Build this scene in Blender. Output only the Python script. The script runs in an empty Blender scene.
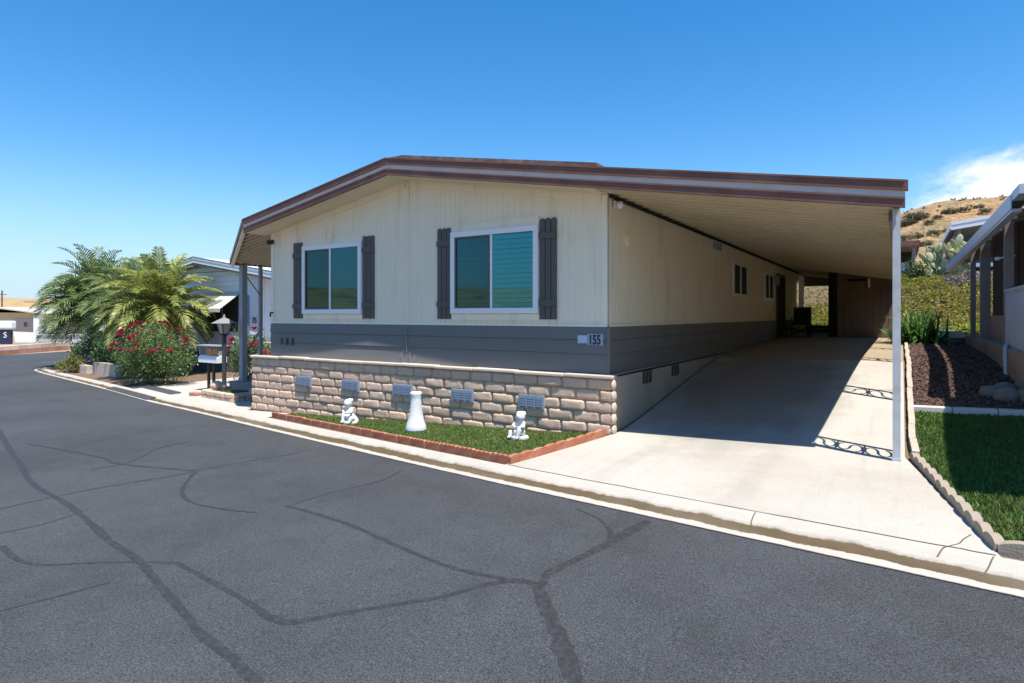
import bpy, bmesh, math, random
from mathutils import Vector, Matrix, noise as mnoise
R = random.Random(7)
rad = math.radians
scene = bpy.context.scene
COL = scene.collection

# ------------------------------------------------------------------ materials
class NT:
    def __init__(s, name):
        s.m = bpy.data.materials.new(name); s.m.use_nodes = True
        s.t = s.m.node_tree; s.n = s.t.nodes; s.l = s.t.links
        s.b = s.n['Principled BSDF']; s.out = s.n['Material Output']
        s.tc = s.n.new('ShaderNodeTexCoord')
    def noise(s, scale, detail=4, rough=.55, vec=None, dist=0):
        x = s.n.new('ShaderNodeTexNoise'); x.inputs['Scale'].default_value = scale
        x.inputs['Detail'].default_value = detail; x.inputs['Roughness'].default_value = rough
        x.inputs['Distortion'].default_value = dist
        s.l.new(vec if vec else s.tc.outputs['Object'], x.inputs['Vector']); return x.outputs['Fac']
    def voro(s, scale, feature='F1', out='Distance'):
        x = s.n.new('ShaderNodeTexVoronoi'); x.feature = feature; x.inputs['Scale'].default_value = scale
        s.l.new(s.tc.outputs['Object'], x.inputs['Vector']); return x.outputs[out]
    def ramp(s, fac, stops):
        x = s.n.new('ShaderNodeValToRGB'); e = x.color_ramp.elements
        while len(e) < len(stops): e.new(.5)
        for q, (p, c) in zip(e, stops):
            q.position = p; q.color = (c, c, c, 1) if not hasattr(c, '__len__') else (*c[:3], 1)
        s.l.new(fac, x.inputs['Fac']); return x.outputs['Color']
    def mix(s, fac, a, b, mode='MIX'):
        x = s.n.new('ShaderNodeMix'); x.data_type = 'RGBA'; x.blend_type = mode; x.clamp_factor = True
        for i, v in ((0, fac), (6, a), (7, b)):
            if isinstance(v, (int, float)): x.inputs[i].default_value = v
            elif hasattr(v, '__len__'): x.inputs[i].default_value = (*v[:3], 1)
            else: s.l.new(v, x.inputs[i])
        return x.outputs[2]
    def math(s, op, a, b=None, c=None):
        x = s.n.new('ShaderNodeMath'); x.operation = op
        for i, v in enumerate((a, b, c)):
            if v is None: continue
            if isinstance(v, (int, float)): x.inputs[i].default_value = v
            else: s.l.new(v, x.inputs[i])
        return x.outputs[0]
    def island(s):
        x = s.n.new('ShaderNodeNewGeometry'); return x.outputs['Random Per Island']
    def sep(s, out='Object'):
        x = s.n.new('ShaderNodeSeparateXYZ'); s.l.new(s.tc.outputs[out], x.inputs[0]); return x.outputs
    def mapped(s, sc):
        x = s.n.new('ShaderNodeMapping'); x.inputs['Scale'].default_value = sc
        s.l.new(s.tc.outputs['Object'], x.inputs['Vector']); return x.outputs[0]
    def color(s, c):
        if hasattr(c, '__len__'): s.b.inputs['Base Color'].default_value = (*c[:3], 1)
        else: s.l.new(c, s.b.inputs['Base Color'])
    def bump(s, h, strength=.3, dist=.01):
        x = s.n.new('ShaderNodeBump'); x.inputs['Strength'].default_value = strength
        x.inputs['Distance'].default_value = dist
        s.l.new(h, x.inputs['Height']); s.l.new(x.outputs[0], s.b.inputs['Normal'])
    def set(s, rough=None, metal=None, spec=None):
        if rough is not None: s.b.inputs['Roughness'].default_value = rough
        if metal is not None: s.b.inputs['Metallic'].default_value = metal
        if spec is not None: s.b.inputs['Specular IOR Level'].default_value = spec

def mul(c, k): return tuple(min(1, x*k) for x in c)

def M(name, col, rough=.7, var=.15, scale=4, bump=0, bscale=60, metal=0, spec=.4, isl=0, dirt=None, dscale=.7, damt=.5):
    t = NT(name); n = t.noise(scale, 5)
    c = t.mix(n, mul(col, 1-var), mul(col, 1+var))
    if isl:
        c = t.mix(t.island(), t.mix(1.0, c, (1-isl,)*3, 'MULTIPLY'), t.mix(1.0, c, (1+isl,)*3, 'MULTIPLY'))
    if dirt:
        d = t.ramp(t.noise(dscale, 6, .65), [(.45, 0.0), (.72, damt)])
        c = t.mix(d, c, dirt)
    t.color(c); t.set(rough, metal, spec)
    if bump: t.bump(t.noise(bscale, 3), bump)
    return t.m

def leafmat(name, c1, c2, c3=None, trans=.35, rough=.5, patch=None):
    t = NT(name); i = t.island()
    stops = [(0, c1), (.6, c2)] + ([(.92, c2), (1, c3)] if c3 else [(1, c2)])
    c = t.ramp(i, stops)
    if patch: c = t.mix(t.ramp(t.noise(2.6, 5, .65), [(.48, 0.0), (.7, .75)]), c, patch)
    t.color(c); t.set(rough, 0, .35)
    tr = t.n.new('ShaderNodeBsdfTranslucent'); t.l.new(c, tr.inputs['Color'])
    mx = t.n.new('ShaderNodeMixShader'); mx.inputs[0].default_value = trans
    t.l.new(t.b.outputs[0], mx.inputs[1]); t.l.new(tr.outputs[0], mx.inputs[2]); t.l.new(mx.outputs[0], t.out.inputs['Surface'])
    return t.m

MT = {}
def asphalt(name, base, k=1.0, grain=True):
    t = NT(name)
    big = t.noise(.35, 5, .6); mid = t.noise(2.2, 5, .65)
    fine = t.noise(95, 3, .75); fine2 = t.noise(230, 2, .7); sp = t.voro(150)
    c = t.mix(t.ramp(big, [(.35, 0.0), (.68, 1.0)]), mul(base, .80), mul(base, 1.25))
    c = t.mix(t.ramp(mid, [(.38, 0.0), (.7, .6)]), c, mul(base, 1.3))
    c = t.mix(1.0, c, t.ramp(fine, [(.36, .42), (.64, 1.55)]), 'MULTIPLY')
    c = t.mix(1.0, c, t.ramp(fine2, [(.36, .45), (.64, 1.5)]), 'MULTIPLY')
    speck = t.ramp(sp, [(.0, 1.0), (.24, 0.0)])
    c = t.mix(t.math('MULTIPLY', speck, t.ramp(t.noise(60, 2), [(.46, 0.0), (.58, .6)])), c, (.22, .22, .215))
    # faint tyre-worn streaks and oil spots
    c = t.mix(t.ramp(t.noise(1.1, 3, .5), [(.66, 0.0), (.74, .45)]), c, mul(base, .55))
    t.color(c); t.set(.86, 0, .3); t.bump(t.math('ADD', fine, t.math('MULTIPLY', fine2, .6)), .5, .006)
    return t.m
MT['asphalt'] = asphalt('asphalt', (.050, .052, .0555))
t = NT('sealant'); c = t.mix(t.noise(14, 4, .7), (.018, .018, .019), (.034, .034, .0345))
c = t.mix(t.ramp(t.noise(22, 6, .8), [(.46, 0.0), (.62, .9)]), c, (.048, .05, .054))
t.color(c); t.set(.7, 0, .35); t.bump(t.noise(60, 3), .25, .004); MT['sealant'] = t.m

def concrete(name, base, stain, amt=.55, grime_shade=None):
    t = NT(name)
    c = t.mix(t.noise(1.1, 6, .65), mul(base, .86), mul(base, 1.1))
    c = t.mix(t.ramp(t.noise(.55, 6, .7), [(.46, 0.0), (.68, amt)]), c, stain)
    c = t.mix(1.0, c, t.ramp(t.noise(90, 3, .7), [(.3, .82), (.7, 1.12)]), 'MULTIPLY')
    c = t.mix(t.ramp(t.noise(7, 5, .75), [(.6, 0.0), (.78, .35)]), c, mul(stain, .6))
    c = t.mix(t.ramp(t.voro(5.0), [(.0, .5), (.035, 0.0)]), c, mul(stain, .35))
    if grime_shade:      # oil and tyre grime plus painted carport shade: an elongated patch with ragged edges
        o = t.sep('Object'); dx = t.math('DIVIDE', t.math('SUBTRACT', o[0], grime_shade[0]), grime_shade[2]); dy = t.math('DIVIDE', t.math('SUBTRACT', o[1], grime_shade[1]), grime_shade[3])
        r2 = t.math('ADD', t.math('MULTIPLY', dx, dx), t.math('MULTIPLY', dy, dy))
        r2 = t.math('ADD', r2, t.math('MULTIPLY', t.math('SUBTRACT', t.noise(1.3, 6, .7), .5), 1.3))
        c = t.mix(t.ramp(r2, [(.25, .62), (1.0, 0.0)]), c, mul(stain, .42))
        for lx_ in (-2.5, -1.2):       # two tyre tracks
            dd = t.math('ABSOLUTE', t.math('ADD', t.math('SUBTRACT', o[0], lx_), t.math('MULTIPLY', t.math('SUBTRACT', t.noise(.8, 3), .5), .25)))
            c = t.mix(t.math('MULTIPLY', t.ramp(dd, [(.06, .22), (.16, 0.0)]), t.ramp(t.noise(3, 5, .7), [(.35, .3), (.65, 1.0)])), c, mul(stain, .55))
    # faint broom streaks / tyre marks along the drive
    st = t.noise(1, 4, .6, t.mapped((7, .5, 1)))
    c = t.mix(t.ramp(st, [(.55, 0.0), (.75, .28)]), c, mul(base, .62))
    t.color(c); t.set(.88, 0, .25); t.bump(t.noise(120, 3), .15, .004); return t.m
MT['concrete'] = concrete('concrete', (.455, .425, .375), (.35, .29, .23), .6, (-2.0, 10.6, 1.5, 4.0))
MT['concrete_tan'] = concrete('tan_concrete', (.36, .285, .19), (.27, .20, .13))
MT['walk'] = concrete('walkway_concrete', (.48, .44, .38), (.42, .37, .30))

# kerb : UV.x along, UV.y across in metres
t = NT('kerb_concrete'); uv = t.sep('UV')
wob = t.math('MULTIPLY', t.math('SUBTRACT', t.noise(1.3, 6, .75), .5), .26)
wob2 = t.math('MULTIPLY', t.math('SUBTRACT', t.noise(9, 4, .7), .5), .05)
vv = t.math('ADD', t.math('ADD', uv[1], wob), wob2)
base = t.mix(t.noise(3, 6, .7), (.37, .335, .28), (.50, .46, .40))
base = t.mix(1.0, base, t.ramp(t.noise(120, 3), [(.3, .9), (.7, 1.08)]), 'MULTIPLY')
dirtc = t.mix(t.noise(6, 6, .7), (.07, .047, .024), (.14, .10, .055))
msk = t.ramp(vv, [(.0, 0.0), (.15, 0.0), (.17, 1.0), (.395, 1.0), (.42, .35), (.47, 0.0)])
dens = t.ramp(t.noise(.5, 3), [(.25, .7), (.5, 1.0)])
c = t.mix(t.math('MULTIPLY', msk, dens), base, dirtc)
lip = t.ramp(t.math('ADD', uv[1], t.math('MULTIPLY', wob2, .8)), [(0, 1.0), (.012, 1.0), (.03, 0.0), (1, 0.0)])
c = t.mix(lip, c, (.06, .06, .065))
t.color(c); t.set(.85, 0, .25); t.bump(t.noise(70, 3), .06, .003); MT['kerb'] = t.m

# siding, cream with stains
def siding(name, base, rough=.6):
    t = NT(name)
    c = t.mix(t.noise(1.4, 5, .6), mul(base, .93), mul(base, 1.05))
    st = t.noise(1, 5, .65, t.mapped((3.0, 3.0, .55)))
    c = t.mix(t.ramp(st, [(.53, 0.0), (.76, .6)]), c, (.56, .43, .25))
    c = t.mix(t.ramp(t.noise(9, 5, .7), [(.62, 0.0), (.76, .3)]), c, (.42, .33, .22))
    t.color(c); t.set(rough, 0, .35); t.bump(t.noise(1, 4, .6, t.mapped((60, 60, 4))), .15, .004); return t.m
MT['cream'] = siding('cream_siding', (.85, .755, .575))
MT['cream_trim'] = siding('cream_trim', (.86, .77, .60))
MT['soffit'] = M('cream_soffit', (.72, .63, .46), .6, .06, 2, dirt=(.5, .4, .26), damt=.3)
MT['brown'] = M('brown_fascia', (.165, .072, .05), .5, .25, 3, dirt=(.27, .15, .11), dscale=2.5, damt=.55)
MT['fascia_grey'] = M('pale_fascia', (.64, .58, .55), .5, .10, 2, dirt=(.36, .31, .28), dscale=3, damt=.4)
MT['grey_band'] = M('grey_lap', (.155, .156, .152), .6, .10, 2, dirt=(.16, .155, .14), dscale=1.2, damt=.35)
MT['shutter'] = M('charcoal_shutter', (.098, .088, .08), .6, .15, 8)
MT['white'] = M('white_vinyl', (.78, .79, .80), .35, .04, 3)
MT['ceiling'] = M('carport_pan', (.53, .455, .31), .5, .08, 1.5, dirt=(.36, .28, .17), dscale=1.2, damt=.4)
MT['post'] = M('pale_blue_post', (.47, .50, .53), .45, .08, 5, dirt=(.3, .22, .16), dscale=5, damt=.5)
MT['dark_iron'] = M('grey_iron', (.40, .42, .45), .5, .1)
MT['stucco'] = M('grey_stucco', (.40, .355, .29), .85, .12, 3, bump=.3, bscale=50, dirt=(.24, .19, .14), dscale=1.5, damt=.7)
MT['black'] = M('black_metal', (.02, .02, .022), .5, .1)
MT['navy'] = M('navy_numeral', (.012, .016, .05), .5, .05)
MT['plate'] = M('pale_blue_plate', (.42, .53, .66), .5, .05)
MT['vent_blue'] = M('blue_grey_vent', (.15, .19, .27), .5, .15, 20)
MT['vent_light'] = M('blue_grey_vent_rim', (.24, .29, .37), .5, .15, 20)
MT['vent_dark'] = M('dark_vent', (.06, .055, .05), .7, .2)
MT['dark_in'] = M('dark_interior', (.022, .020, .018), .9, .2)
MT['brown_wood'] = M('brown_siding', (.17, .125, .085), .75, .2, 3, dirt=(.10, .07, .05), damt=.5)
MT['dark_wood'] = M('dark_brown_siding', (.095, .07, .05), .75, .2, 3)
# stone
t = NT('slump_block'); i = t.island()
c = t.ramp(i, [(0, (.60, .425, .305)), (.3, (.66, .48, .355)), (.55, (.62, .46, .355)), (.8, (.67, .49, .34)), (1, (.58, .435, .335))])
c = t.mix(t.noise(7, 6, .7), t.mix(1.0, c, (.74, .72, .72), 'MULTIPLY'), t.mix(1.0, c, (1.2, 1.18, 1.15), 'MULTIPLY'))
c = t.mix(t.ramp(t.noise(2.2, 5, .7), [(.60, 0.0), (.74, .35)]), c, (.27, .20, .165))
c = t.mix(t.ramp(t.noise(30, 4, .75), [(.62, 0.0), (.72, .5)]), c, (.6, .5, .4))
t.color(c); t.set(.9, 0, .2); t.bump(t.math('ADD', t.noise(26, 5, .7), t.noise(90, 3)), .55, .012); MT['block'] = t.m
MT['mortar'] = M('mortar', (.46, .36, .28), .95, .25, 12, bump=.4)
MT['cap'] = M('block_cap', (.56, .47, .37), .9, .15, 6, bump=.4, isl=.12)
MT['red_edging'] = M('red_edging', (.36, .12, .065), .9, .22, 9, bump=.4, dirt=(.46, .27, .17), dscale=6, damt=.6)
MT['tan_edging'] = M('tan_edging', (.33, .27, .21), .9, .2, 7, bump=.4, dirt=(.25, .19, .14), dscale=5, damt=.6)
MT['plaster'] = M('white_plaster', (.70, .70, .69), .8, .06, 12, bump=.5, bscale=45, dirt=(.42, .46, .5), dscale=7, damt=.55)
MT['turf_base'] = M('turf_backing', (.07, .10, .03), .95, .3, 6)
MT['soil'] = M('garden_soil', (.16, .105, .07), .95, .3, 6, bump=.6, bscale=30)
MT['mulch_base'] = M('mulch_soil', (.07, .042, .036), .95, .3, 10, bump=.6, bscale=30)
MT['lava'] = M('lava_rock', (.105, .062, .047), .95, .2, 10, bump=.5, bscale=60, isl=.5)
MT['dry'] = M('dry_ground', (.33, .24, .15), .95, .2, .6, bump=.4, bscale=6, dirt=(.22, .17, .09), damt=.6)
MT['river'] = M('river_stone', (.19, .17, .155), .85, .2, 6, bump=.3, bscale=20)
MT['pale_block'] = M('pale_concrete_block', (.58, .55, .50), .9, .12, 5, bump=.3)
MT['grass'] = leafmat('turf_blade', (.07, .13, .025), (.155, .235, .055), (.29, .26, .10), .3, .55, (.22, .21, .07))
MT['grass_dark'] = leafmat('turf_blade_rich', (.052, .12, .022), (.115, .205, .042), (.22, .23, .07), .3, .5, (.15, .17, .05))
MT['palm_y'] = leafmat('palm_leaflet_yellowgreen', (.13, .19, .04), (.34, .36, .10), (.55, .42, .12), .35, .38)
MT['palm_g'] = leafmat('palm_leaflet_green', (.075, .14, .045), (.21, .27, .10), (.36, .33, .15), .35, .38)
MT['rosefol'] = leafmat('rose_leaf', (.065, .12, .035), (.15, .225, .075), (.24, .27, .11), .3, .4)
MT['bushfol'] = leafmat('shrub_leaf', (.035, .085, .03), (.085, .155, .06), (.15, .2, .09), .25, .45)
MT['lowfol'] = leafmat('low_plant_leaf', (.09, .12, .03), (.22, .22, .06), (.4, .33, .09), .3, .5)
MT['cover'] = leafmat('ground_cover_leaf', (.15, .165, .03), (.34, .31, .06), (.42, .33, .10), .35, .5, (.15, .21, .04))
MT['cover_green'] = leafmat('bank_edge_leaf', (.16, .22, .03), (.33, .38, .06), (.4, .42, .1), .35, .5)
MT['cover_grey'] = leafmat('dry_cover_leaf', (.20, .16, .145), (.32, .265, .235), (.38, .30, .22), .2, .6)
MT['strap'] = leafmat('strap_leaf', (.05, .13, .03), (.13, .25, .06), (.24, .34, .12), .3, .3)
MT['scrub'] = leafmat('scrub_leaf', (.075, .08, .045), (.15, .145, .085), (.2, .17, .1), .2, .6)
MT['cactus'] = M('cactus_pad', (.36, .37, .20), .55, .15, 6, isl=.4, bump=.2, bscale=25)
MT['petal'] = M('rose_petal', (.50, .022, .085), .5, .25, 20, isl=.3)
MT['trunk'] = M('palm_trunk', (.20, .14, .09), .9, .3, 12, bump=.8, bscale=18)
MT['stem'] = M('woody_stem', (.13, .09, .05), .9, .2, 10)
MT['nb_wall'] = M('pale_blue_siding', (.66, .69, .74), .55, .05, 2)
MT['nb_roof'] = M('white_metal_roof', (.72, .76, .80), .4, .06, 1.5)
MT['nb_dark'] = M('grey_blue_trim', (.21, .25, .30), .5, .1)
MT['nb_awning'] = M('beige_awning', (.56, .53, .47), .5, .06, 3)
MT['grey_wall'] = M('grey_skirting', (.075, .075, .08), .8, .2, 3)
MT['yellow_stone'] = M('yellow_stone', (.55, .45, .26), .9, .25, 6, bump=.5, isl=.3)
MT['wood_box'] = M('orange_wood', (.42, .19, .06), .6, .2, 12)
MT['lamp_glass'] = M('frosted_lamp_glass', (.42, .40, .38), .25, .1, 6)
MT['grey_paint'] = M('grey_step_paint', (.20, .21, .22), .7, .12, 4)
MT['blue_post'] = M('slate_post', (.27, .30, .345), .5, .12, 5)
MT['tan_wall'] = M('tan_stucco_house', (.55, .45, .29), .75, .06, 2)
MT['tan_garage'] = M('garage_door_grey', (.45, .39, .37), .6, .06, 2)
MT['pink_block'] = M('pinkish_block', (.50, .38, .31), .9, .15, 3, isl=.2)
MT['brick'] = M('red_brick_face', (.33, .16, .115), .9, .2, 3, isl=.2)
MT['bin'] = M('navy_plastic', (.02, .03, .07), .5, .1)
MT['brown_post'] = M('grey_brown_post', (.26, .235, .21), .7, .15, 5)
MT['nbr_gutter'] = M('silver_gutter', (.50, .54, .60), .35, .08, 3)
MT['nbr_rail'] = M('pale_metal_panel', (.50, .54, .62), .5, .1, 3)
MT['tan_stone'] = M('tan_block_footing', (.36, .27, .19), .9, .2, 4, bump=.5, dirt=(.2, .14, .1), damt=.6)
MT['car'] = M('dark_blue_car_paint', (.035, .055, .10), .25, .1, 2, spec=.6)
MT['chrome'] = M('bright_trim', (.6, .63, .66), .25, .05, metal=.9)
MT['tyre'] = M('tyre_rubber', (.02, .02, .02), .85, .1)
MT['cloth'] = M('dark_cushion', (.04, .035, .032), .9, .2)
MT['lens'] = M('clear_lens', (.75, .76, .76), .2, .05)
MT['wire'] = M('pale_cable', (.24, .22, .20), .6, .1)
MT['blind'] = M('white_blind', (.72, .74, .72), .5, .04)
MT['backing'] = M('dark_room', (.03, .045, .05), .9, .1)

def glass(name, tint, refl=.14):
    t = NT(name)
    tr = t.n.new('ShaderNodeBsdfTransparent'); tr.inputs['Color'].default_value = (*tint, 1)
    gl = t.n.new('ShaderNodeBsdfGlossy'); gl.inputs['Roughness'].default_value = .02
    gl.inputs['Color'].default_value = (.36, .66, .74, 1)
    fr = t.n.new('ShaderNodeFresnel'); fr.inputs['IOR'].default_value = 1.55
    f = t.math('ADD', t.math('MULTIPLY', fr.outputs[0], .9), refl)
    b = t.n.new('ShaderNodeBump'); b.inputs['Strength'].default_value = .012; b.inputs['Distance'].default_value = .02
    t.l.new(t.noise(3, 2), b.inputs['Height']); t.l.new(b.outputs[0], gl.inputs['Normal'])
    mx = t.n.new('ShaderNodeMixShader'); t.l.new(f, mx.inputs[0])
    t.l.new(tr.outputs[0], mx.inputs[1]); t.l.new(gl.outputs[0], mx.inputs[2]); t.l.new(mx.outputs[0], t.out.inputs['Surface'])
    return t.m
MT['glass'] = glass('teal_window_glass', (.46, .86, .86), .045)
MT['glass_dark'] = glass('dark_window_glass', (.28, .56, .57), .03)
MT['screen'] = M('insect_screen', (.03, .035, .04), .8, .1)

# ------------------------------------------------------------------ mesh builder
class MB:
    def __init__(s): s.v = []; s.f = []; s.mi = []; s.cur = 0; s.uv = {}
    def add(s, vs, fs):
        o = len(s.v); s.v += [tuple(p) for p in vs]
        for q in fs: s.f.append(tuple(i+o for i in q)); s.mi.append(s.cur)
        return o
    def quad(s, a, b, c, d): s.add((a, b, c, d), ((0, 1, 2, 3),))
    def box(s, x0, x1, y0, y1, z0, z1):
        s.hexa([(x0,y0,z0),(x1,y0,z0),(x1,y1,z0),(x0,y1,z0)], [(x0,y0,z1),(x1,y0,z1),(x1,y1,z1),(x0,y1,z1)])
    def hexa(s, b, t):
        s.add(list(b)+list(t), ((3,2,1,0),(4,5,6,7),(0,1,5,4),(1,2,6,5),(2,3,7,6),(3,0,4,7)))
    def prism(s, pts, d):            # polygon pts (3d list), extruded along vector d
        n = len(pts); d = Vector(d); a = [Vector(p) for p in pts]; b = [p+d for p in a]
        fs = [tuple(range(n-1, -1, -1)), tuple(range(n, 2*n))] + [(i, (i+1) % n, n+(i+1) % n, n+i) for i in range(n)]
        s.add(a+b, fs)
    def tube(s, pts, r, n=6, cap=True):
        pts = [Vector(p) for p in pts]; rs = r if hasattr(r, '__len__') else [r]*len(pts)
        vs = []; up = None
        for i, p in enumerate(pts):
            d = (pts[min(i+1, len(pts)-1)]-pts[max(i-1, 0)]).normalized()
            if up is None: up = Vector((0, 0, 1)) if abs(d.z) < .9 else Vector((1, 0, 0))
            a = d.cross(up)
            if a.length < 1e-5: a = d.cross(Vector((0, 1, 0)))
            a.normalize(); b = a.cross(d).normalized(); up = b
            for k in range(n):
                th = 2*math.pi*k/n; vs.append(p+(a*math.cos(th)+b*math.sin(th))*rs[i])
        fs = []
        for i in range(len(pts)-1):
            for k in range(n): fs.append((i*n+k, i*n+(k+1) % n, (i+1)*n+(k+1) % n, (i+1)*n+k))
        if cap: fs += [tuple(range(n-1, -1, -1)), tuple((len(pts)-1)*n+k for k in range(n))]
        s.add(vs, fs)
    def lathe(s, c, prof, n=20):
        vs = []; fs = []
        for (r, z) in prof:
            for k in range(n):
                th = 2*math.pi*k/n; vs.append((c[0]+r*math.cos(th), c[1]+r*math.sin(th), c[2]+z))
        for i in range(len(prof)-1):
            for k in range(n): fs.append((i*n+k, i*n+(k+1) % n, (i+1)*n+(k+1) % n, (i+1)*n+k))
        fs += [tuple(range(n-1, -1, -1)), tuple((len(prof)-1)*n+k for k in range(n))]
        s.add(vs, fs)
    def blob(s, c, r, seed=0, amp=.15, fr=1.5, nu=12, nv=8, mat=None):
        vs = []; fs = []; c = Vector(c)
        def P_(d):
            k = 1+amp*mnoise.noise(Vector((d[0]*fr+seed*7.3, d[1]*fr-seed*3.1, d[2]*fr+seed)))
            q = Vector((d[0]*r[0]*k, d[1]*r[1]*k, d[2]*r[2]*k))
            if mat: q = mat @ q
            return c+q
        vs.append(P_((0, 0, -1)))
        for j in range(1, nv):
            ph = math.pi*j/nv-math.pi/2
            for i in range(nu):
                th = 2*math.pi*i/nu; vs.append(P_((math.cos(ph)*math.cos(th), math.cos(ph)*math.sin(th), math.sin(ph))))
        vs.append(P_((0, 0, 1)))
        for i in range(nu): fs.append((0, 1+(i+1) % nu, 1+i))
        for j in range(nv-2):
            for i in range(nu):
                a = 1+j*nu; fs.append((a+i, a+(i+1) % nu, a+nu+(i+1) % nu, a+nu+i))
        a = 1+(nv-2)*nu
        for i in range(nu): fs.append((a+i, a+(i+1) % nu, len(vs)-1))
        s.add(vs, fs)
    def grid(s, P):                    # P[row][col] points
        nr, nc = len(P), len(P[0])
        s.add([p for row in P for p in row], [(r*nc+c, r*nc+c+1, (r+1)*nc+c+1, (r+1)*nc+c) for r in range(nr-1) for c in range(nc-1)])
    def leaf(s, p, d, up, L, w):      # a folded leaf: two quads sharing a midrib
        p = Vector(p); d = Vector(d).normalized(); a = d.cross(Vector(up))
        if a.length < 1e-4: a = d.cross(Vector((1, 0, .3)))
        a.normalize(); n = a.cross(d)
        m = p+d*L*.5
        s.add((p, m+a*w*.5+n*w*.15, p+d*L, m-a*w*.5+n*w*.15), ((0, 1, 2, 3),))
    def build(s, name, mats, parent=None, smooth=False, world=True):
        me = bpy.data.meshes.new(name)
        off = Vector((0, 0, 0))
        if parent is not None and world:
            q = parent
            while q: off += q.location; q = q.parent
        me.from_pydata([(a[0]-off.x, a[1]-off.y, a[2]-off.z) for a in s.v], [], s.f)
        if not isinstance(mats, (list, tuple)): mats = [mats]
        for m in mats: me.materials.append(MT[m] if isinstance(m, str) else m)
        if len(mats) > 1: me.polygons.foreach_set('material_index', s.mi)
        if smooth: me.polygons.foreach_set('use_smooth', [True]*len(me.polygons))
        me.update()
        o = bpy.data.objects.new(name, me); COL.objects.link(o)
        if parent is not None: o.parent = parent
        return o

def tag(o, label=None, cat=None, group=None, kind=None):
    if label: o['label'] = label
    if cat: o['category'] = cat
    if group: o['group'] = group
    if kind: o['kind'] = kind
    return o
def thing(name, label, cat, loc=(0, 0, 0), group=None, rz=0):
    o = bpy.data.objects.new(name, None); COL.objects.link(o); o.location = loc; o.rotation_euler.z = rz
    o.empty_display_size = .2
    return tag(o, label, cat, group)
def struct(mb, name, mat, **k): return tag(mb.build(name, mat, **k), kind='structure')
def stuff(mb, name, mat, label, cat): return tag(mb.build(name, mat), label, cat, None, 'stuff')
def solo(mb, name, mat, label, cat, group=None, loc=None, smooth=False):
    """a thing that is one mesh; origin moved to its base"""
    if loc is not None:
        mb.v = [(a[0]-loc[0], a[1]-loc[1], a[2]-loc[2]) for a in mb.v]
    o = mb.build(name, mat, smooth=smooth)
    if loc is not None: o.location = loc
    return tag(o, label, cat, group)
def copy_tree(o, parent=None):
    c = o.copy(); COL.objects.link(c); c.parent = parent
    for ch in list(o.children): copy_tree(ch, c)
    return c
def text_obj(name, s, size, mat, parent, loc, rot, extr=.006, align='LEFT', xscale=1, off=0):
    cu = bpy.data.curves.new(name, 'FONT'); cu.body = s; cu.size = size; cu.extrude = extr; cu.align_x = align; cu.offset = off
    tmp = bpy.data.objects.new(name+'_src', cu); COL.objects.link(tmp)
    dg = bpy.context.evaluated_depsgraph_get(); dg.update()
    me = bpy.data.meshes.new_from_object(tmp.evaluated_get(dg))
    bpy.data.objects.remove(tmp); bpy.data.curves.remove(cu)
    me.materials.clear(); me.materials.append(MT[mat])
    o = bpy.data.objects.new(name, me); COL.objects.link(o)
    off = Vector((0, 0, 0)); q = parent
    while q: off += q.location; q = q.parent
    o.parent = parent; o.location = Vector(loc)-off; o.rotation_euler = rot; o.scale = (xscale, 1, 1)
    return o

# ------------------------------------------------------------------ terrain functions (z = 0 at the lens)
F = 605.0; YAW = rad(32.74); SN, CS = math.sin(YAW), math.cos(YAW)
def P(x, y):
    gx = min(x, 12)
    if gx < -16: gx = -16+(max(gx, -40)+16)*.483
    return -1.68+.0414*gx+.02*max(-20, min(y, 30))
KP = [(20,.75),(8,2.95),(.57,4.35),(-3.73,5.18),(-8.6,6.24),(-13.6,7.38),(-20,8.72),(-26.7,9.97),(-31,10.8),(-33.4,11.55),(-34.7,13.2),(-35.2,16.5),(-35.3,25),(-35.3,60)]
def smooth_path(pts, n=8):
    out = []
    for i in range(len(pts)-1):
        p0, p1, p2, p3 = (Vector(pts[max(0, min(len(pts)-1, k))]) for k in (i-1, i, i+1, i+2))
        for j in range(n):
            u = j/n
            out.append(.5*((2*p1)+(p2-p0)*u+(2*p0-5*p1+4*p2-p3)*u*u+(3*p1-p0-3*p2+p3)*u**3))
    out.append(Vector(pts[-1])); return out
KPATH = smooth_path(KP)
def kerb_y(x, off=0):
    for a, b in zip(KPATH, KPATH[1:]):
        if b.x <= x <= a.x and a.x-b.x > 1e-6:
            return a.y+(b.y-a.y)*(a.x-x)/(a.x-b.x)+off
    return KPATH[0].y+off if x > 0 else 16
def smin(a, b, k): h = max(0, min(1, .5+.5*(b-a)/k)); return b*(1-h)+a*h-k*h*(1-h)
def smax(a, b, k): return -smin(-a, -b, k)
def sstep(a, b, x): u = max(0, min(1, (x-a)/(b-a))); return u*u*(3-2*u)
def G(x, y):
    g = P(x, y)+.06
    wq = sstep(9, 14, y); wx = sstep(-4.3-8.2*wq, -3.35-5.65*wq, x)
    ramp = -1.62+.03*(max(-4, min(x, 4))+3.3)+.147*(y-7.65)
    flat = -.81+.0125*(y-13.1)
    d = smin(smax(g, ramp, .12), flat, .25) if y > 6.2 else g
    g = g*(1-wx)+d*wx
    if y > 24.5:
        bw = sstep(-24, -12, x)
        yy_ = y-.7-1.9*(1-sstep(-1.6, .3, x))
        bank = 2.15*sstep(24.8, 31.2, yy_)+.25*sstep(30.5, 37, yy_)
        g += bank*bw
    return g
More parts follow.
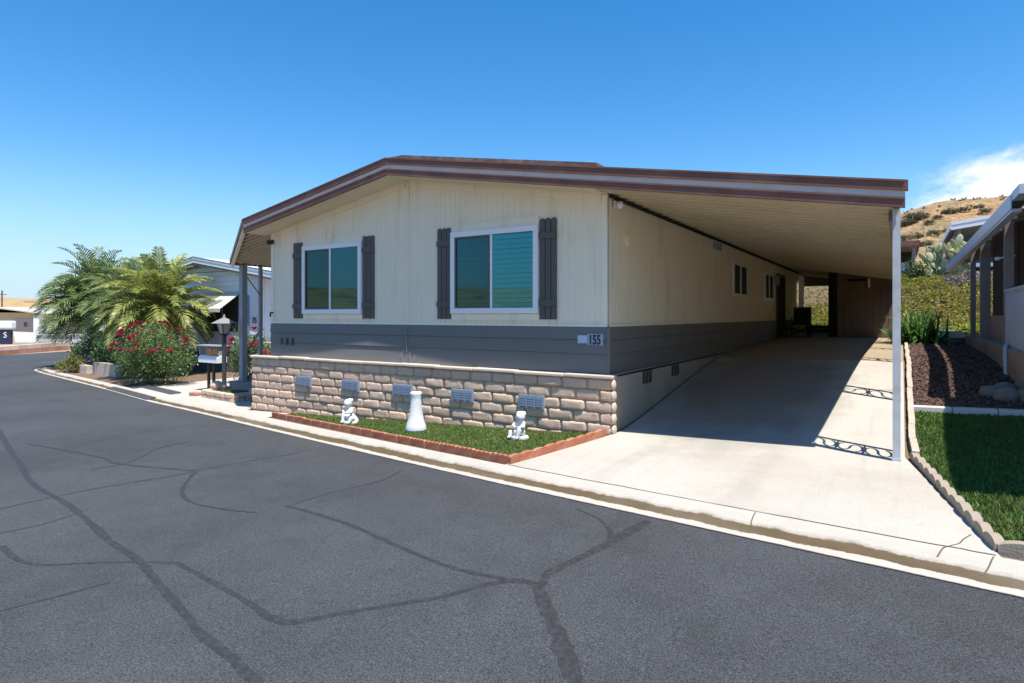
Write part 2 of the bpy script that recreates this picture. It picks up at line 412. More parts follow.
def hit(u, v, fn=P, off=0.0):
    """place on the terrain seen at a photo point (used once to lay out the road seams)"""
    xc = (u-512)/F; zz = -(v-315.5)/F; d = (CS*xc-SN, SN*xc+CS)
    lo, hi = .5, 200
    for _ in range(60):
        m = (lo+hi)/2
        if zz*m > fn(d[0]*m, d[1]*m)+off: lo = m
        else: hi = m
    return Vector((d[0]*lo, d[1]*lo))

# ------------------------------------------------------------------ ground, road, kerb
def arange(a, b, st):
    o = []; 
    while a < b-1e-6: o.append(a); a += st
    return o+[b]
xs = [-900, -500, -250, -150, -100]+arange(-80, 40, 4)+[60, 100, 150, 250, 500, 900]
ys = [-900, -500, -250, -120, -60, -30]+arange(-16, 40, 4)+[60, 100, 150, 250, 500, 900]
m = MB(); m.grid([[(x, y, P(x, y)-(.15 if x > -49 else .03)-(.8 if (math.hypot(x, y) > 300) else 0)) for x in xs] for y in ys])
struct(m, 'ground', 'dry')
m = MB(); xr = arange(-48, -40, 4)+arange(-36, -16, 4)+arange(-12, 24, 4); yr = [-10, 0, 10, 20, 30, 60]
m.grid([[(x, y, P(x, y)) for x in xr] for y in yr]); struct(m, 'road', 'asphalt')

def perp(path, i):
    d = (path[min(i+1, len(path)-1)]-path[max(i-1, 0)]).normalized(); return Vector((d.y, -d.x))  # right of travel (travel is -X): +Y side
KW = .66
prof = [(w_*KW, h_) for w_, h_ in [(0, .005), (.17, .008), (.30, .007), (.40, .012), (.48, .034), (.53, .056), (.58, .067), (.63, .068)]]
rows = []; uvs = []; L = 0
KBACK = []
for i, p in enumerate(KPATH):
    if i: L += (p-KPATH[i-1]).length
    n = perp(KPATH, i); row = []
    for (w, h) in prof:
        q = p+n*w; row.append((q.x, q.y, P(q.x, q.y)+h))
    KBACK.append(p+n*.63*KW); rows.append(row)
    uvs.append([(L, w/KW) for w, h in prof])
m = MB(); m.grid(rows); k = m.build('kerb', 'kerb'); tag(k, kind='structure')
flat_uv = [u for r in uvs for u in r]
ul = k.data.uv_layers.new(name='UVMap')
for lp in k.data.loops: ul.data[lp.index].uv = flat_uv[lp.vertex_index]
for pl in k.data.polygons: pl.use_smooth = True
def kb(x):
    for a, b in zip(KBACK, KBACK[1:]):
        if b.x <= x <= a.x and a.x-b.x > 1e-6: return a.y+(b.y-a.y)*(a.x-x)/(a.x-b.x)
    return KBACK[0].y if x > 0 else 18
# yard terrain behind the kerb (soil), rises to the rear bank and terrace
xc_ = [-34.4]+arange(-34, -14, 1)+arange(-13.5, 4, .5)+arange(5, 20, 1.5)
m = MB(); rows = []
vs_ = [0, .01, .02, .035, .05, .07, .09, .11, .13, .15, .17, .2, .23, .26, .29, .32, .345, .365, .385, .4, .415, .43, .445, .46, .475, .49, .51, .55, .6, .7, .85, 1]
for v in vs_:
    row = []
    for x in xc_:
        y0 = kb(x); y = y0+(66-y0)*v; row.append((x, y, G(x, y)-.012))
    rows.append(row)
m.grid(rows); struct(m, 'yard_soil', 'soil', smooth=True)

# tar seams on the road
SEAMS = [
 ([(590,700),(575,678),(560,640),(547,610),(540,590),(546,574)], 40, 16),
 ([(546,574),(575,560),(605,545),(628,532),(648,521)], 20, 20),
 ([(604,545),(611,534),(600,520),(577,509)], 11, 4),
 ([(545,586),(520,581),(490,584),(440,597),(350,612),(300,621),(280,622)], 12, 13),
 ([(540,592),(528,582),(505,579),(450,567),(400,547),(350,525),(310,512),(286,506)], 12, 7),
 ([(286,507),(330,493),(380,481),(402,470)], 4, 3),
 ([(0,430),(4,440),(20,464),(33,484),(67,504),(89,522),(111,542),(138,560),(155,580),(182,611),(204,637),(231,657),(262,690)], 6, 18),
 ([(175,562),(209,580),(244,600),(275,620),(302,622)], 8, 15),
 ([(2,546),(18,560),(44,565),(89,563),(138,562),(177,563)], 9, 3),
 ([(-4,534),(44,524),(78,513)], 5, 4), ([(-4,612),(44,600),(111,582)], 6, 3),
 ([(-4,510),(58,496),(111,486),(178,475),(195,471),(244,462),(300,453)], 5, 2.5),
 ([(195,472),(182,490),(191,502),(222,509),(257,513)], 7, 4),
 ([(195,471),(120,464),(102,458),(58,449),(27,444)], 4, 4),
 ([(90,470),(130,462),(160,448),(190,442)], 2.5, 2),
 ([(700,600),(760,640),(800,690)], 0, 0)]
m = MB(); rg = random.Random(3)
for pts, w0, w1 in SEAMS:
    if not w0: continue
    wl = smooth_path([hit(u, v) for u, v in pts], 40)
    rowl = []; N = len(wl)
    for i, p in enumerate(wl):
        d = (wl[min(i+1, N-1)]-wl[max(i-1, 0)])
        if d.length < 1e-6: continue
        d.normalize(); n = Vector((-d.y, d.x))
        depth = p.x*-SN+p.y*CS
        wpx = w0+(w1-w0)*i/(N-1)
        w = max(.012, wpx*depth/F*.30)*(1+.35*mnoise.noise(Vector((p.x*3, p.y*3, 1))))
        e1 = 1+.4*mnoise.noise(Vector((p.x*9, p.y*9, 5)))+.3*mnoise.noise(Vector((p.x*30, p.y*30, 5))); e2 = 1+.4*mnoise.noise(Vector((p.x*9, p.y*9, 9)))+.3*mnoise.noise(Vector((p.x*30, p.y*30, 9)))
        if i in (0, N-1): w *= .35
        a = p+n*w*e1; b = p-n*w*e2; zoff = .0009+.00012*SEAMS.index((pts, w0, w1))
        rowl.append([(a.x, a.y, P(a.x, a.y)+zoff), (b.x, b.y, P(b.x, b.y)+zoff)])
    m.grid(rowl)
struct(m, 'road_sealant', 'sealant')

# ------------------------------------------------------------------ driveway
EA, EB, EC = hit(272, 417, G), hit(508, 465.5, G), (-3.27, 7.44)      # corners of the front turf strip
ED, EE = (.075, 7.42), hit(997, 560, G)                                   # slanting edging right of the drive
EB.y = max(EB.y, kb(EB.x)+.06); EE.y = max(EE.y, kb(EE.x)+.10)
L0 = (EB.x-.05, kb(EB.x-.05)); L1 = (-3.2, 7.7); R0 = (EE.x+.03, kb(EE.x+.03)); R1 = (.035, 7.45)
def drive_pt(s, w):
    if s <= 1:
        a = (L0[0]+(L1[0]-L0[0])*s, L0[1]+(L1[1]-L0[1])*s); b = (R0[0]+(R1[0]-R0[0])*s, R0[1]+(R1[1]-R0[1])*s)
    else:
        yy = 7.6+(s-1)*5.7; a = (-3.2, yy+(.1 if s == 1 else 0)); b = (R1[0], yy)
    x = a[0]+(b[0]-a[0])*w; y = a[1]+(b[1]-a[1])*w
    if s < .02: y = kb(x)
    return x, y
rows = []
for s in [0, .12, .25, .4, .55, .7, .85, 1]+[1+.08*k for k in range(1, 13)]:
    row = []
    for k in range(17):
        x, y = drive_pt(s, k/16); row.append((x, y, G(x, y)+.004))
    rows.append(row)
yj = rows[-1][0][1]
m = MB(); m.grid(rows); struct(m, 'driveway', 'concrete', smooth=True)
m = MB(); m.grid([[(x, y, G(x, y)+.005) for x in [-3.2, -2.4, -1.6, -.8, R1[0]]] for y in arange(yj+.012, 27.4, .8)])
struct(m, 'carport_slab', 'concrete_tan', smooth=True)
m = MB()
def strip(pts, w, off=.008, fn=G, seed=1):
    pl = smooth_path([Vector(p) for p in pts], 10); r_ = []
    for i, p in enumerate(pl):
        d = (pl[min(i+1, len(pl)-1)]-pl[max(i-1, 0)])
        if d.length < 1e-7: continue
        d.normalize(); n = Vector((-d.y, d.x)); jj = .02*mnoise.noise(Vector((p.x*8, p.y*8, seed)))
        p = p+n*jj*(1 if w < .03 else .4); a = p+n*w/2; b = p-n*w/2
        r_.append([(a.x, a.y, fn(a.x, a.y)+off), (b.x, b.y, fn(b.x, b.y)+off)])
    m.grid(r_)
strip([(L0[0]+.03, kb(L0[0])+.02), (-2, kb(-2)+.02), (0, kb(0)+.02), (R0[0]-.03, kb(R0[0])+.02)], .012)
def KZ(x, y):
    w = max(0, (y-kerb_y(x))*.978)
    if w >= prof[-1][0]: return G(x, y)
    for (w0, h0), (w1, h1) in zip(prof, prof[1:]):
        if w <= w1: return P(x, y)+h0+(h1-h0)*(w-w0)/(w1-w0)
hp = lambda *q: [tuple(hit(u, v, G, .01)) for u, v in q]
strip(hp((938, 551), (946, 547), (958, 543), (964, 538), (972, 534)), .010, .006, KZ)
strip([(-.95, kb(-.95)-.02), (-.97, kb(-.9)-.12), (-.93, kb(-.95)-.22)], .010, .003, KZ)
strip([(.48, kb(.48)-.02), (.46, kb(.48)-.1), (.42, kb(.42)-.22)], .010, .003, KZ)
strip([(-3.1, 10.45), (-1.5, 10.5), (0, 10.5)], .012)
struct(m, 'pavement_cracks', M('crack_fill', (.13, .105, .08), .95, .3, 9))

# neighbour's driveway, entry walk, apron
m = MB(); m.grid([[(x, y, G(x, y)+.004) for x in (-19.0, -18, -17, -16, -14.95)] for y in [9.25, 9.6, 10.5, 12, 14, 17, 22]])
for i in range(5):   # front row follows the kerb
    x = (-19.0, -18, -17, -16, -14.95)[i]; m.v[i] = (x, kb(x), G(x, kb(x))+.004)
struct(m, 'neighbour_driveway', 'walk')
m = MB(); m.grid([[(x, y, G(x, y)+.006) for x in (-12.2, -11.2)] for y in (7.72, 8.2, 9, 10, 12)]); struct(m, 'entry_path', 'walk')
m = MB(); m.grid([[(x, y0+(y1-y0)*k, G(x, y0+(y1-y0)*k)+.005) for k in (0, .33, .66, 1)] for x, y0, y1 in [(x, kb(x), (kb(x)+1.2 if x < -11.3 else 7.46)) for x in (-15, -14, -13, -12, -11.35, -11.25, -10.8, EA.x-.02)]])
struct(m, 'sidewalk', 'walk')
m = MB(); m.grid([[(x, kerb_y(x)+w, P(x, kerb_y(x)+w)+h) for x in arange(-20.6, -16.4, .6)] for w, h in ((.05, .012), (.5, .05), (.98, .09))]); struct(m, 'driveway_apron', 'asphalt')

# ------------------------------------------------------------------ lawns
def in_poly(x, y, poly):
    c = False; n = len(poly)
    for i in range(n):
        x1, y1 = poly[i]; x2, y2 = poly[(i+1) % n]
        if (y1 > y) != (y2 > y) and x < (x2-x1)*(y-y1)/(y2-y1)+x1: c = not c
    return c
def lawn(poly, n, mat, hgt, seed, label):
    rr = random.Random(seed); m = MB()
    x0 = min(p[0] for p in poly); x1 = max(p[0] for p in poly); y0 = min(p[1] for p in poly); y1 = max(p[1] for p in poly)
    k = 0
    while k < n:
        x = rr.uniform(x0, x1); y = rr.uniform(y0, y1)
        if not in_poly(x, y, poly): continue
        k += 1; cl = .7+.5*mnoise.noise(Vector((x*2.2, y*2.2, seed)))+.3*mnoise.noise(Vector((x*9, y*9, seed)))
        h = hgt*rr.uniform(.55, 1.15)*max(.45, cl+.25); a = rr.uniform(0, 6.28); w = rr.uniform(.006, .012)
        z = G(x, y)+.0; lx = rr.gauss(0, .4)*h; ly = rr.gauss(0, .4)*h
        dx, dy = math.cos(a)*w, math.sin(a)*w
        m.add([(x-dx, y-dy, z), (x+dx, y+dy, z), (x+lx, y+ly, z+h)], [(0, 1, 2)])
    tag(m.build('lawn_grass', mat), label, 'grass', None, 'stuff')
FL = [(EA.x, EA.y+.05), (EB.x+.01, EB.y+.05), (EC[0]-.06, 7.46), (EA.x+.1, 7.46)]
RL = [(.10, 7.42), (EE.x+.05, EE.y+.02), (1.2, kb(1.2)+.2), (6, kb(6)+.2), (6, 9.42), (.10, 9.42)]
def turf_base(poly, name, cx):
    m = MB(); bm = bmesh.new(); vs = [bm.verts.new((x, y, 0)) for x, y in poly]; bm.faces.new(vs)
    bmesh.ops.triangulate(bm, faces=bm.faces[:]); bmesh.ops.subdivide_edges(bm, edges=bm.edges[:], cuts=4, use_grid_fill=True)
    for v in bm.verts: v.co.z = G(v.co.x, v.co.y)+.002
    bm.verts.ensure_lookup_table(); bm.verts.index_update()
    m.add([v.co[:] for v in bm.verts], [tuple(v.index for v in f.verts) for f in bm.faces]); bm.free()
    struct(m, name, 'turf_base')
turf_base(FL, 'front_turf', 0); turf_base(RL, 'side_turf', 0)
lawn(FL, 46000, 'grass', .028, 3, 'narrow strip of short turf below the stone skirting')
lawn([p if p[0] < 3 else (3, p[1] if p[1] > 9 else kb(3)+.2) for p in RL], 70000, 'grass_dark', .045, 4, 'dense green turf on the right of the driveway')

# red scalloped edging
def edging_piece(L, h, th, n, bulge):
    m = MB(); prof_ = [(0, 0)]; N = n*8
    top = [(i/N*L, h-bulge+bulge*abs(math.sin(math.pi*i/8))**.6) for i in range(N+1)]
    pts = [(0, 0, 0), (L, 0, 0)]+[(x, 0, z) for x, z in reversed(top)]
    m.prism(pts, (0, th, 0)); 
    return m
def lay_edging(path, L, proto, label, cat, group, name, lift=0, jit=.012, seed=1):
    rr = random.Random(seed); seg = []; acc = [0]; path = [Vector(p) for p in path]
    for a, b in zip(path, path[1:]): acc.append(acc[-1]+(b-a).length)
    def at(s):
        for i in range(len(path)-1):
            if s <= acc[i+1] or i == len(path)-2: return path[i]+(path[i+1]-path[i])*((s-acc[i])/(acc[i+1]-acc[i]))
    n = int(acc[-1]/L); first = True; step = acc[-1]/max(1, n)
    for i in range(n):
        a = at(i*step); b = at((i+1)*step)
        o = proto if first else proto.copy()
        if not first: COL.objects.link(o)
        first = False
        za = G(a.x, a.y); zb = G(b.x, b.y)
        o.location = (a.x, a.y, za+lift-.03); d = b-a
        o.rotation_euler = (rr.gauss(0, .02), -math.atan2(zb-za, d.length)+rr.gauss(0, .006), math.atan2(d.y, d.x)+rr.gauss(0, .012))
        o.scale = ((d.length-.006)/L, 1, rr.uniform(.96, 1.04))
        tag(o, label, cat, group)
lay_edging([tuple(EA), tuple(EB)], .305, edging_piece(.305, .12, .05, 4, .016).build('scalloped_edging', 'red_edging'),
  'red brown scalloped edging stone between the front turf strip and the kerb', 'edging', 'red scalloped edging along the kerb', 'scalloped_edging', seed=2)
lay_edging([(EB.x+.01, EB.y), EC], .5, edging_piece(.5, .125, .06, 3, .018).build('edging_brick', 'red_edging'),
  'long orange red edging brick between the front turf strip and the driveway', 'edging', 'orange red edging bricks at the driveway', 'edging_brick', seed=3)
lay_edging([ED, tuple(EE)], .2, edging_piece(.2, .115, .06, 1, .03).build('scalloped_edging', 'tan_edging'),
  'tan scalloped edging stone slanting between driveway and right hand lawn', 'edging', 'tan edging stones slanting beside the drive', 'scalloped_edging', seed=4)
lay_edging([(EE.x+.02, EE.y-.02), (1.2, kb(1.2)+.09), (3.4, kb(3.4)+.09)], .28, edging_piece(.28, .11, .08, 1, .03).build('scalloped_edging', 'tan_edging'),
  'tan edging stone between the right hand lawn and the street kerb', 'edging', 'tan edging stones along the street', 'scalloped_edging', seed=5)
lay_edging([(.075, 19.6), (.075, 7.5)], .6, edging_piece(.6, .10, .065, 3, .012).build('edging_strip', M('dusty_edging', (.40, .35, .29), .9, .2, 6)),
  'dusty straight edging strip between the carport slab and the rock bed', 'edging', 'dusty edging strips beside the carport', 'edging_strip', seed=6)
def border(L): 
    m = MB(); m.box(0, L, 0, .14, 0, .10); return m
lay_edging([(.1, 9.46), (4.2, 9.46)], .42, border(.42).build('border_block', 'pale_block'),
  'whitish border block between the right hand lawn and the dark rock bed', 'block', 'whitish border blocks behind the lawn', 'border_block', seed=7)
for o in list(COL.objects):
    if o.name.startswith('border_block') and not o.modifiers:
        b = o.modifiers.new('bev', 'BEVEL'); b.width = .012; b.segments = 2

# ------------------------------------------------------------------ rock bed, right
m = MB(); m.grid([[(x, y, G(x, y)+.006) for x in (.13, .5, 1, 1.5, 2, 4)] for y in arange(9.6, 22.4, .8)]); struct(m, 'rock_bed_soil', 'mulch_base')
m = MB(); rr = random.Random(12)
for k in range(7500):
    y = 9.62+12.2*rr.random()**1.5; x = rr.uniform(.15, 1.62); s = rr.uniform(.014, .034)*(1 if y < 14 else 1.3)
    z = G(x, y)+.006+s*.45
    vs = [Vector((rr.gauss(0, 1), rr.gauss(0, 1), rr.gauss(0, 1))).normalized()*s*rr.uniform(.8, 1.2) for _ in range(6)]
    base_ = [Vector((1,0,0)),Vector((0,1,0)),Vector((-1,0,0)),Vector((0,-1,0)),Vector((0,0,1)),Vector((0,0,-1))]
    rot = Matrix.Rotation(rr.uniform(0, 6.28), 3, Vector((rr.random(), rr.random(), rr.random()+.01)).normalized())
    vs = [(rot @ (b*s*rr.uniform(.75, 1.25)))+Vector((x, y, z)) for b in base_]
    m.add(vs, [(0,1,4),(1,2,4),(2,3,4),(3,0,4),(1,0,5),(2,1,5),(3,2,5),(0,3,5)])
stuff(m, 'lava_rock', 'lava', 'dark red lava rock mulch covering the bed beside the carport', 'gravel')
# river stones ring
stones = [(1.02,10.35,.17,.10,'rounded grey boulder at the left end of the stone ring'),(1.17,10.13,.2,.12,'large rounded grey boulder at the front of the stone ring'),(1.20,10.62,.17,.09,'grey boulder at the back of the stone ring'),
  (1.42,10.10,.21,.13,'broad grey boulder right of the largest ring stone'),(1.46,10.66,.2,.10,'grey boulder at the back right of the stone ring')]
for i, (x, y, r, h, lb) in enumerate(stones):
    m = MB(); z = G(x, y); m.blob((x, y, z+h*.55), (r*.8, r*.62, h), i+3, .25, 1.3, 16, 10)
    solo(m, 'boulder', 'river', lb, 'boulder', 'river boulders in a ring', (x, y, z), True)
# flat pale blocks at the rear of the bed
for i, (x, y, w, d, h, lb) in enumerate([(1.25,23.2,.7,.5,.22,'whitish concrete block at the rear end of the rock bed'),(1.85,22.6,.6,.5,.12,'low pale paving slab in front of the whitish block'),
        (.85,22.2,.6,.4,.14,'long pale slab beside the strap leaved plant')]):
    m = MB(); z = G(x, y)-.02; m.box(x-w/2, x+w/2, y-d/2, y+d/2, z, z+h)
    o = solo(m, 'concrete_block', 'pale_block', lb, 'block', None, (x, y, z)); b = o.modifiers.new('bev', 'BEVEL'); b.width = .02

# ------------------------------------------------------------------ THE HOUSE
RX, RZ, SL = -7.01, 2.554, .172
def rz(x): return RZ-SL*abs(x-RX)
def sz(x): return rz(x)-.275
YW, YF = 7.65, 7.15; XL, XR, XE, XO = -10.68, -3.36, .03, -10.84; YB = 25.4
home = thing('mobile_home', 'cream double wide mobile home with grey band, stone skirting and attached carport', 'house', (-7, 7.65, -1.83))

def grooved(p0, p1, zb, ztop, pitch=.102, gw=.010, gd=.004, inv=1):
    """vertical grooved siding from p0 to p1 (plan), outward normal to the right of travel * inv"""
    m = MB(); p0 = Vector(p0); p1 = Vector(p1); L = (p1-p0).length; d = (p1-p0)/L; n = Vector((d.y, -d.x))*inv
    pts = []; s = 0
    while s < L:
        e = min(s+pitch-gw, L); pts += [(s, 0), (e, 0)]
        if e < L: pts += [(e+.002, gd), (min(e+gw-.002, L), gd)]
        s += pitch
    rows = [[], []]
    for s, g in pts:
        q = p0+d*s-n*g; rows[0].append((q.x, q.y, zb)); rows[1].append((q.x, q.y, ztop(q.x) if callable(ztop) else ztop))
    # split at the ridge is within a groove step, good enough for a 2:12 roof
    m.grid(rows); return m
m = grooved((XL, YW), (XR, YW), -.14, lambda x: sz(x)+.03)
m.v += []
w = m.build('wall', 'cream', home); w['label'] = 'front gable wall of vertical grooved cream siding'
m = grooved((XR, YW), (XR, 25.4), -.14, sz(XR)+.03); m.build('wall', 'cream', home)['label'] = 'long cream side wall in the shade of the carport'
m = MB(); m.box(XL+.02, XR-.03, 25.2, 25.3, -.9, 1.9); m.box(XL, XL+.02, YW+.02, 25, -1.8, 1.75)
m.build('wall', 'cream', home)
# trims
m = MB()
m.box(XR-.09, XR+.012, YW-.016, YW-.001, -.14, sz(XR)); m.box(XR+.001, XR+.016, YW-.016, YW+.09, -.14, sz(XR))
m.box(XL-.01, XL+.09, YW-.016, YW-.001, -.14, sz(XL)+.02)
m.box(RX-.035, RX-.004, YW-.014, YW-.001, -.14, sz(RX)-.01); m.box(RX+.004, RX+.035, YW-.018, YW-.001, -.14, sz(RX)-.01)
m.box(XL, XR, YW-.02, YW-.001, -.155, -.125); m.box(XR+.001, XR+.02, YW, 24.9, -.155, -.125)
# sloped frieze under the soffit
for (xa, xb) in ((XL+.1, RX-.04), (RX+.04, XR-.1)):
    for dz, hh in ((.0, .10),):
        m.hexa([(xa, YW-.019, sz(xa)-hh), (xb, YW-.019, sz(xb)-hh), (xb, YW-.0012, sz(xb)-hh), (xa, YW-.0012, sz(xa)-hh)],
               [(xa, YW-.019, sz(xa)), (xb, YW-.019, sz(xb)), (xb, YW-.0012, sz(xb)), (xa, YW-.0012, sz(xa))])
m.build('trim_board', 'cream_trim', home)
for x in (-9.6, -8.35, -5.75, -4.75, -3.95):
    m = MB(); m.box(x-.012, x+.012, YW-.007, YW-.0005, 1.5 if x not in (-3.95,) else -.12, sz(x)-.1); m.build('batten', 'cream_trim', home)
# grey lap band
m = MB()
zs = [-.14, -.335, -.53, -.80]
for a, b in zip(zs, zs[1:]):
    m.hexa([(XL-.01, YW-.034, b), (XR+.014, YW-.034, b), (XR+.014, YW-.001, b), (XL-.01, YW-.001, b)],
           [(XL-.01, YW-.014, a-.004), (XR+.014, YW-.014, a-.004), (XR+.014, YW-.001, a-.004), (XL-.01, YW-.001, a-.004)])
    m.hexa([(XR+.034, YW-.034, b), (XR+.034, 20.75, b), (XR+.001, 20.75, b), (XR+.001, YW-.0008, b)],
           [(XR+.0142, YW-.0145, a-.004), (XR+.0142, 20.75, a-.004), (XR+.001, 20.75, a-.004), (XR+.001, YW-.0008, a-.004)])
m.box(XR+.005, XR+.04, YW-.042, YW-.0, -.80, -.15)
m.build('lap_band', 'grey_band', home)

# windows
def window(x0, x1, z0, z1, y, label):
    """front-facing slider; y = wall plane"""
    m = MB(); b = .085
    for (a, c, e, g) in ((x0, x1, z1-b, z1), (x0, x1, z0, z0+b), (x0, x0+b, z0+b, z1-b), (x1-b, x1, z0+b, z1-b)):
        m.box(a, c, y-.06, y-.002, e, g)
    xm = (x0+x1)/2-.02; m.box(xm-.022, xm+.022, y-.052, y-.002, z0+b, z1-b)
    f = m.build('window', 'white', home); f['label'] = label
    bv = f.modifiers.new('bev', 'BEVEL'); bv.width = .006
    g = MB(); g.box(x0+b, xm-.022, y-.036, y-.033, z0+b, z1-b); g.build('pane', 'glass_dark', f)['label'] = 'darker sliding pane behind an insect screen'
    g = MB(); g.box(xm+.022, x1-b, y-.042, y-.039, z0+b, z1-b); g.build('pane', 'glass', f)
    # inner sash on the left
    s = MB()
    for (a, c, e, h) in ((x0+b, xm-.022, z1-b-.03, z1-b), (x0+b, xm-.022, z0+b, z0+b+.03), (x0+b, x0+b+.03, z0+b+.03, z1-b-.03), (xm-.05, xm-.022, z0+b+.03, z1-b-.03)):
        s.box(a, c, y-.05, y-.037, e, h)
    s.build('sash', 'shutter', f)
    bl = MB(); z = z0+b+.005; kk = 0
    while z < z1-b-.02:
        sg_ = R.uniform(-.002, .002); bl.hexa([(x0+b, y-.027, z), (x1-b, y-.027, z+sg_), (x1-b, y-.025, z+sg_), (x0+b, y-.025, z)],
                [(x0+b, y-.014, z+.066), (x1-b, y-.014, z+.066+sg_), (x1-b, y-.012, z+.066+sg_), (x0+b, y-.012, z+.066)]); z += .074
    bl.build('blind', 'blind', f)
    bk = MB(); bk.box(x0+b-.01, x1-b+.01, y-.006, y-.003, z0+b-.01, z1-b+.01); bk.build('backing', 'backing', f)
window(-9.69, -8.08, .03, 1.325, YW, 'white framed slider nearest the left corner')
window(-6.06, -4.44, .03, 1.325, YW, 'white framed slider nearest the carport')
for x0, x1, k in ((-9.69, -8.08, .012), (-6.06, -4.44, .03)):
    m = MB(); m.hexa([(x0, YW-.026, 1.33), (x1, YW-.026, 1.33), (x1, YW-.001, 1.33), (x0, YW-.001, 1.33)], [(x0, YW-.026, 1.42), (x1, YW-.026, 1.43+k), (x1, YW-.001, 1.43+k), (x0, YW-.001, 1.42)])
    m.build('lintel', 'cream_trim', home)
    m = MB(); m.box(x0, x1, YW-.022, YW-.001, -.07, .022); m.build('apron_board', 'cream_trim', home)
for x0, x1 in ((-9.985, -9.70), (-8.07, -7.785), (-6.355, -6.07), (-4.43, -4.145)):
    m = MB(); w3 = (x1-x0)/3
    for k in range(3):
        a = x0+k*w3+.006; b = x0+(k+1)*w3-.006
        m.prism([(a, YW-.024, -.055), (b, YW-.024, -.055), (b, YW-.024, 1.385), ((a+b)/2+.02, YW-.024, 1.41), ((a+b)/2-.02, YW-.024, 1.41), (a, YW-.024, 1.385)], (0, .022, 0))
    for zc in (.18, 1.16): m.box(x0+.004, x1-.004, YW-.046, YW-.0245, zc-.045, zc+.045)
    m.build('shutter', 'shutter', home)
# side windows, vent, door
def side_window(y0, y1, z0, z1):
    m = MB(); b = .07; X = XR
    for (a, c, e, g) in ((y0, y1, z1-b, z1), (y0, y1, z0, z0+b), (y0, y0+b, z0+b, z1-b), (y1-b, y1, z0+b, z1-b)): m.box(X+.002, X+.05, a, c, e, g)
    ym = (y0+y1)/2; m.box(X+.002, X+.045, ym-.035, ym+.035, z0+b, z1-b)
    f = m.build('window', 'white', home)
    g = MB(); g.box(X+.02, X+.023, y0+b, ym-.035, z0+b, z1-b); g.build('pane', 'screen', f)
    g = MB(); g.box(X+.02, X+.023, ym+.035, y1-b, z0+b, z1-b); g.build('pane', 'screen', f)
side_window(14.84, 16.4, .46, 1.29); side_window(18.76, 20.2, .45, 1.27)
m = MB(); m.box(XR+.002, XR+.03, 12.96, 13.9, 1.38, 1.41); m.box(XR+.002, XR+.03, 12.96, 13.9, 1.585, 1.612); m.box(XR+.002, XR+.03, 12.96, 13.0, 1.41, 1.585); m.box(XR+.002, XR+.03, 13.86, 13.9, 1.41, 1.585)
for k in range(5): m.box(XR+.004, XR+.02, 13.0, 13.86, 1.42+k*.034, 1.432+k*.034)
v = m.build('wall_vent', 'white', home); m = MB(); m.box(XR+.001, XR+.003, 13.0, 13.86, 1.41, 1.585); m.build('vent_screen', 'vent_dark', v)
m = MB(); m.box(XR+.02, XR+.05, 20.8, 20.88, -.68, 1.35); m.box(XR+.02, XR+.05, 22.3, 22.38, -.68, 1.35); m.box(XR+.02, XR+.05, 20.88, 22.3, 1.27, 1.35)
d = m.build('door', 'dark_wood', home); d['label'] = 'dark screen door in the carport wall'
m = MB(); m.box(XR+.022, XR+.03, 20.88, 22.3, -.68, 1.27); m.build('door_screen', 'dark_in', d)
m = MB(); m.tube([(XR+.05, 22.15, .2), (XR+.10, 22.15, .2), (XR+.10, 22.05, .2)], .012); m.build('handle', 'chrome', d)
m = MB(); m.box(XR+.02, XR+.14, 20.5, 20.6, .95, 1.25); m.build('wall_lamp', 'lamp_glass', home)
m = MB(); m.box(XR-.16, XR+.02, 27.15, 27.35, -.75, sz(XR)); m.build('porch_post', 'cream_trim', home)
m = MB(); m.lathe((0, 0, 0), [(.0, 0), (.075, 0), (.075, .02), (.05, .03), (0.001, .032)], 18)
m.v = [(XR+.001+c, 8.33+b, 1.10+a*1.25) for a, b, c in m.v]; m.build('wall_sensor', 'cream_trim', home)
m = MB(); m.box(XR+.02, XR+.06, 7.78, 7.86, 1.47, 1.58); m.blob((XR+.11, 7.80, 1.52), (.05, .05, .055), 1, .0); m.build('flood_light', 'lens', home)
m = MB(); m.box(XL+.05, XL+.09, YW-.05, YW-.017, 1.44, 1.52); m.blob((XL+.07, YW-.10, 1.46), (.055, .07, .05), 1, 0); m.build('camera', 'black', home)
m = MB(); m.tube([(XL+.06, YW-.02, .06), (XL+.06, YW-.08, .05), (XL+.09, YW-.10, -.02)], .018); m.build('hose_bib', 'black', home)
m = MB()
for x in (-7.08, -6.9):
    m.tube([(x, YW-.04, -.6), (x-.03, YW-.05, -.62), (x+.01, YW-.07, -.76), (x+.09, YW-.08, -.74), (x+.1, YW-.05, -.66)], .004)
m.tube([(-7.0, YW-.042, -.16), (-7.0, YW-.042, -.62)], .006)
m.build('cable', 'wire', home)
# house numbers
m = MB(); m.box(-3.80, -3.655, YW-.045, YW-.034, -.385, -.275); m.build('number_plate', 'plate', home)
m = MB(); m.box(-3.652, -3.415, YW-.043, YW-.034, -.41, -.25); m.build('number_plate', M('pale_grey_plate', (.30, .37, .45), .5, .05), home)
text_obj('house_number', '155', .185, 'navy', home, (-3.634, YW-.0475, -.396), (rad(90), 0, 0), .004, xscale=.675, off=.004)
for i, ch in enumerate('155'):
    text_obj('house_number', ch, .19, 'black', home, (-10.33+i*.165, YW-.05, -.575), (rad(90), 0, 0), .008, xscale=.62, off=.003)

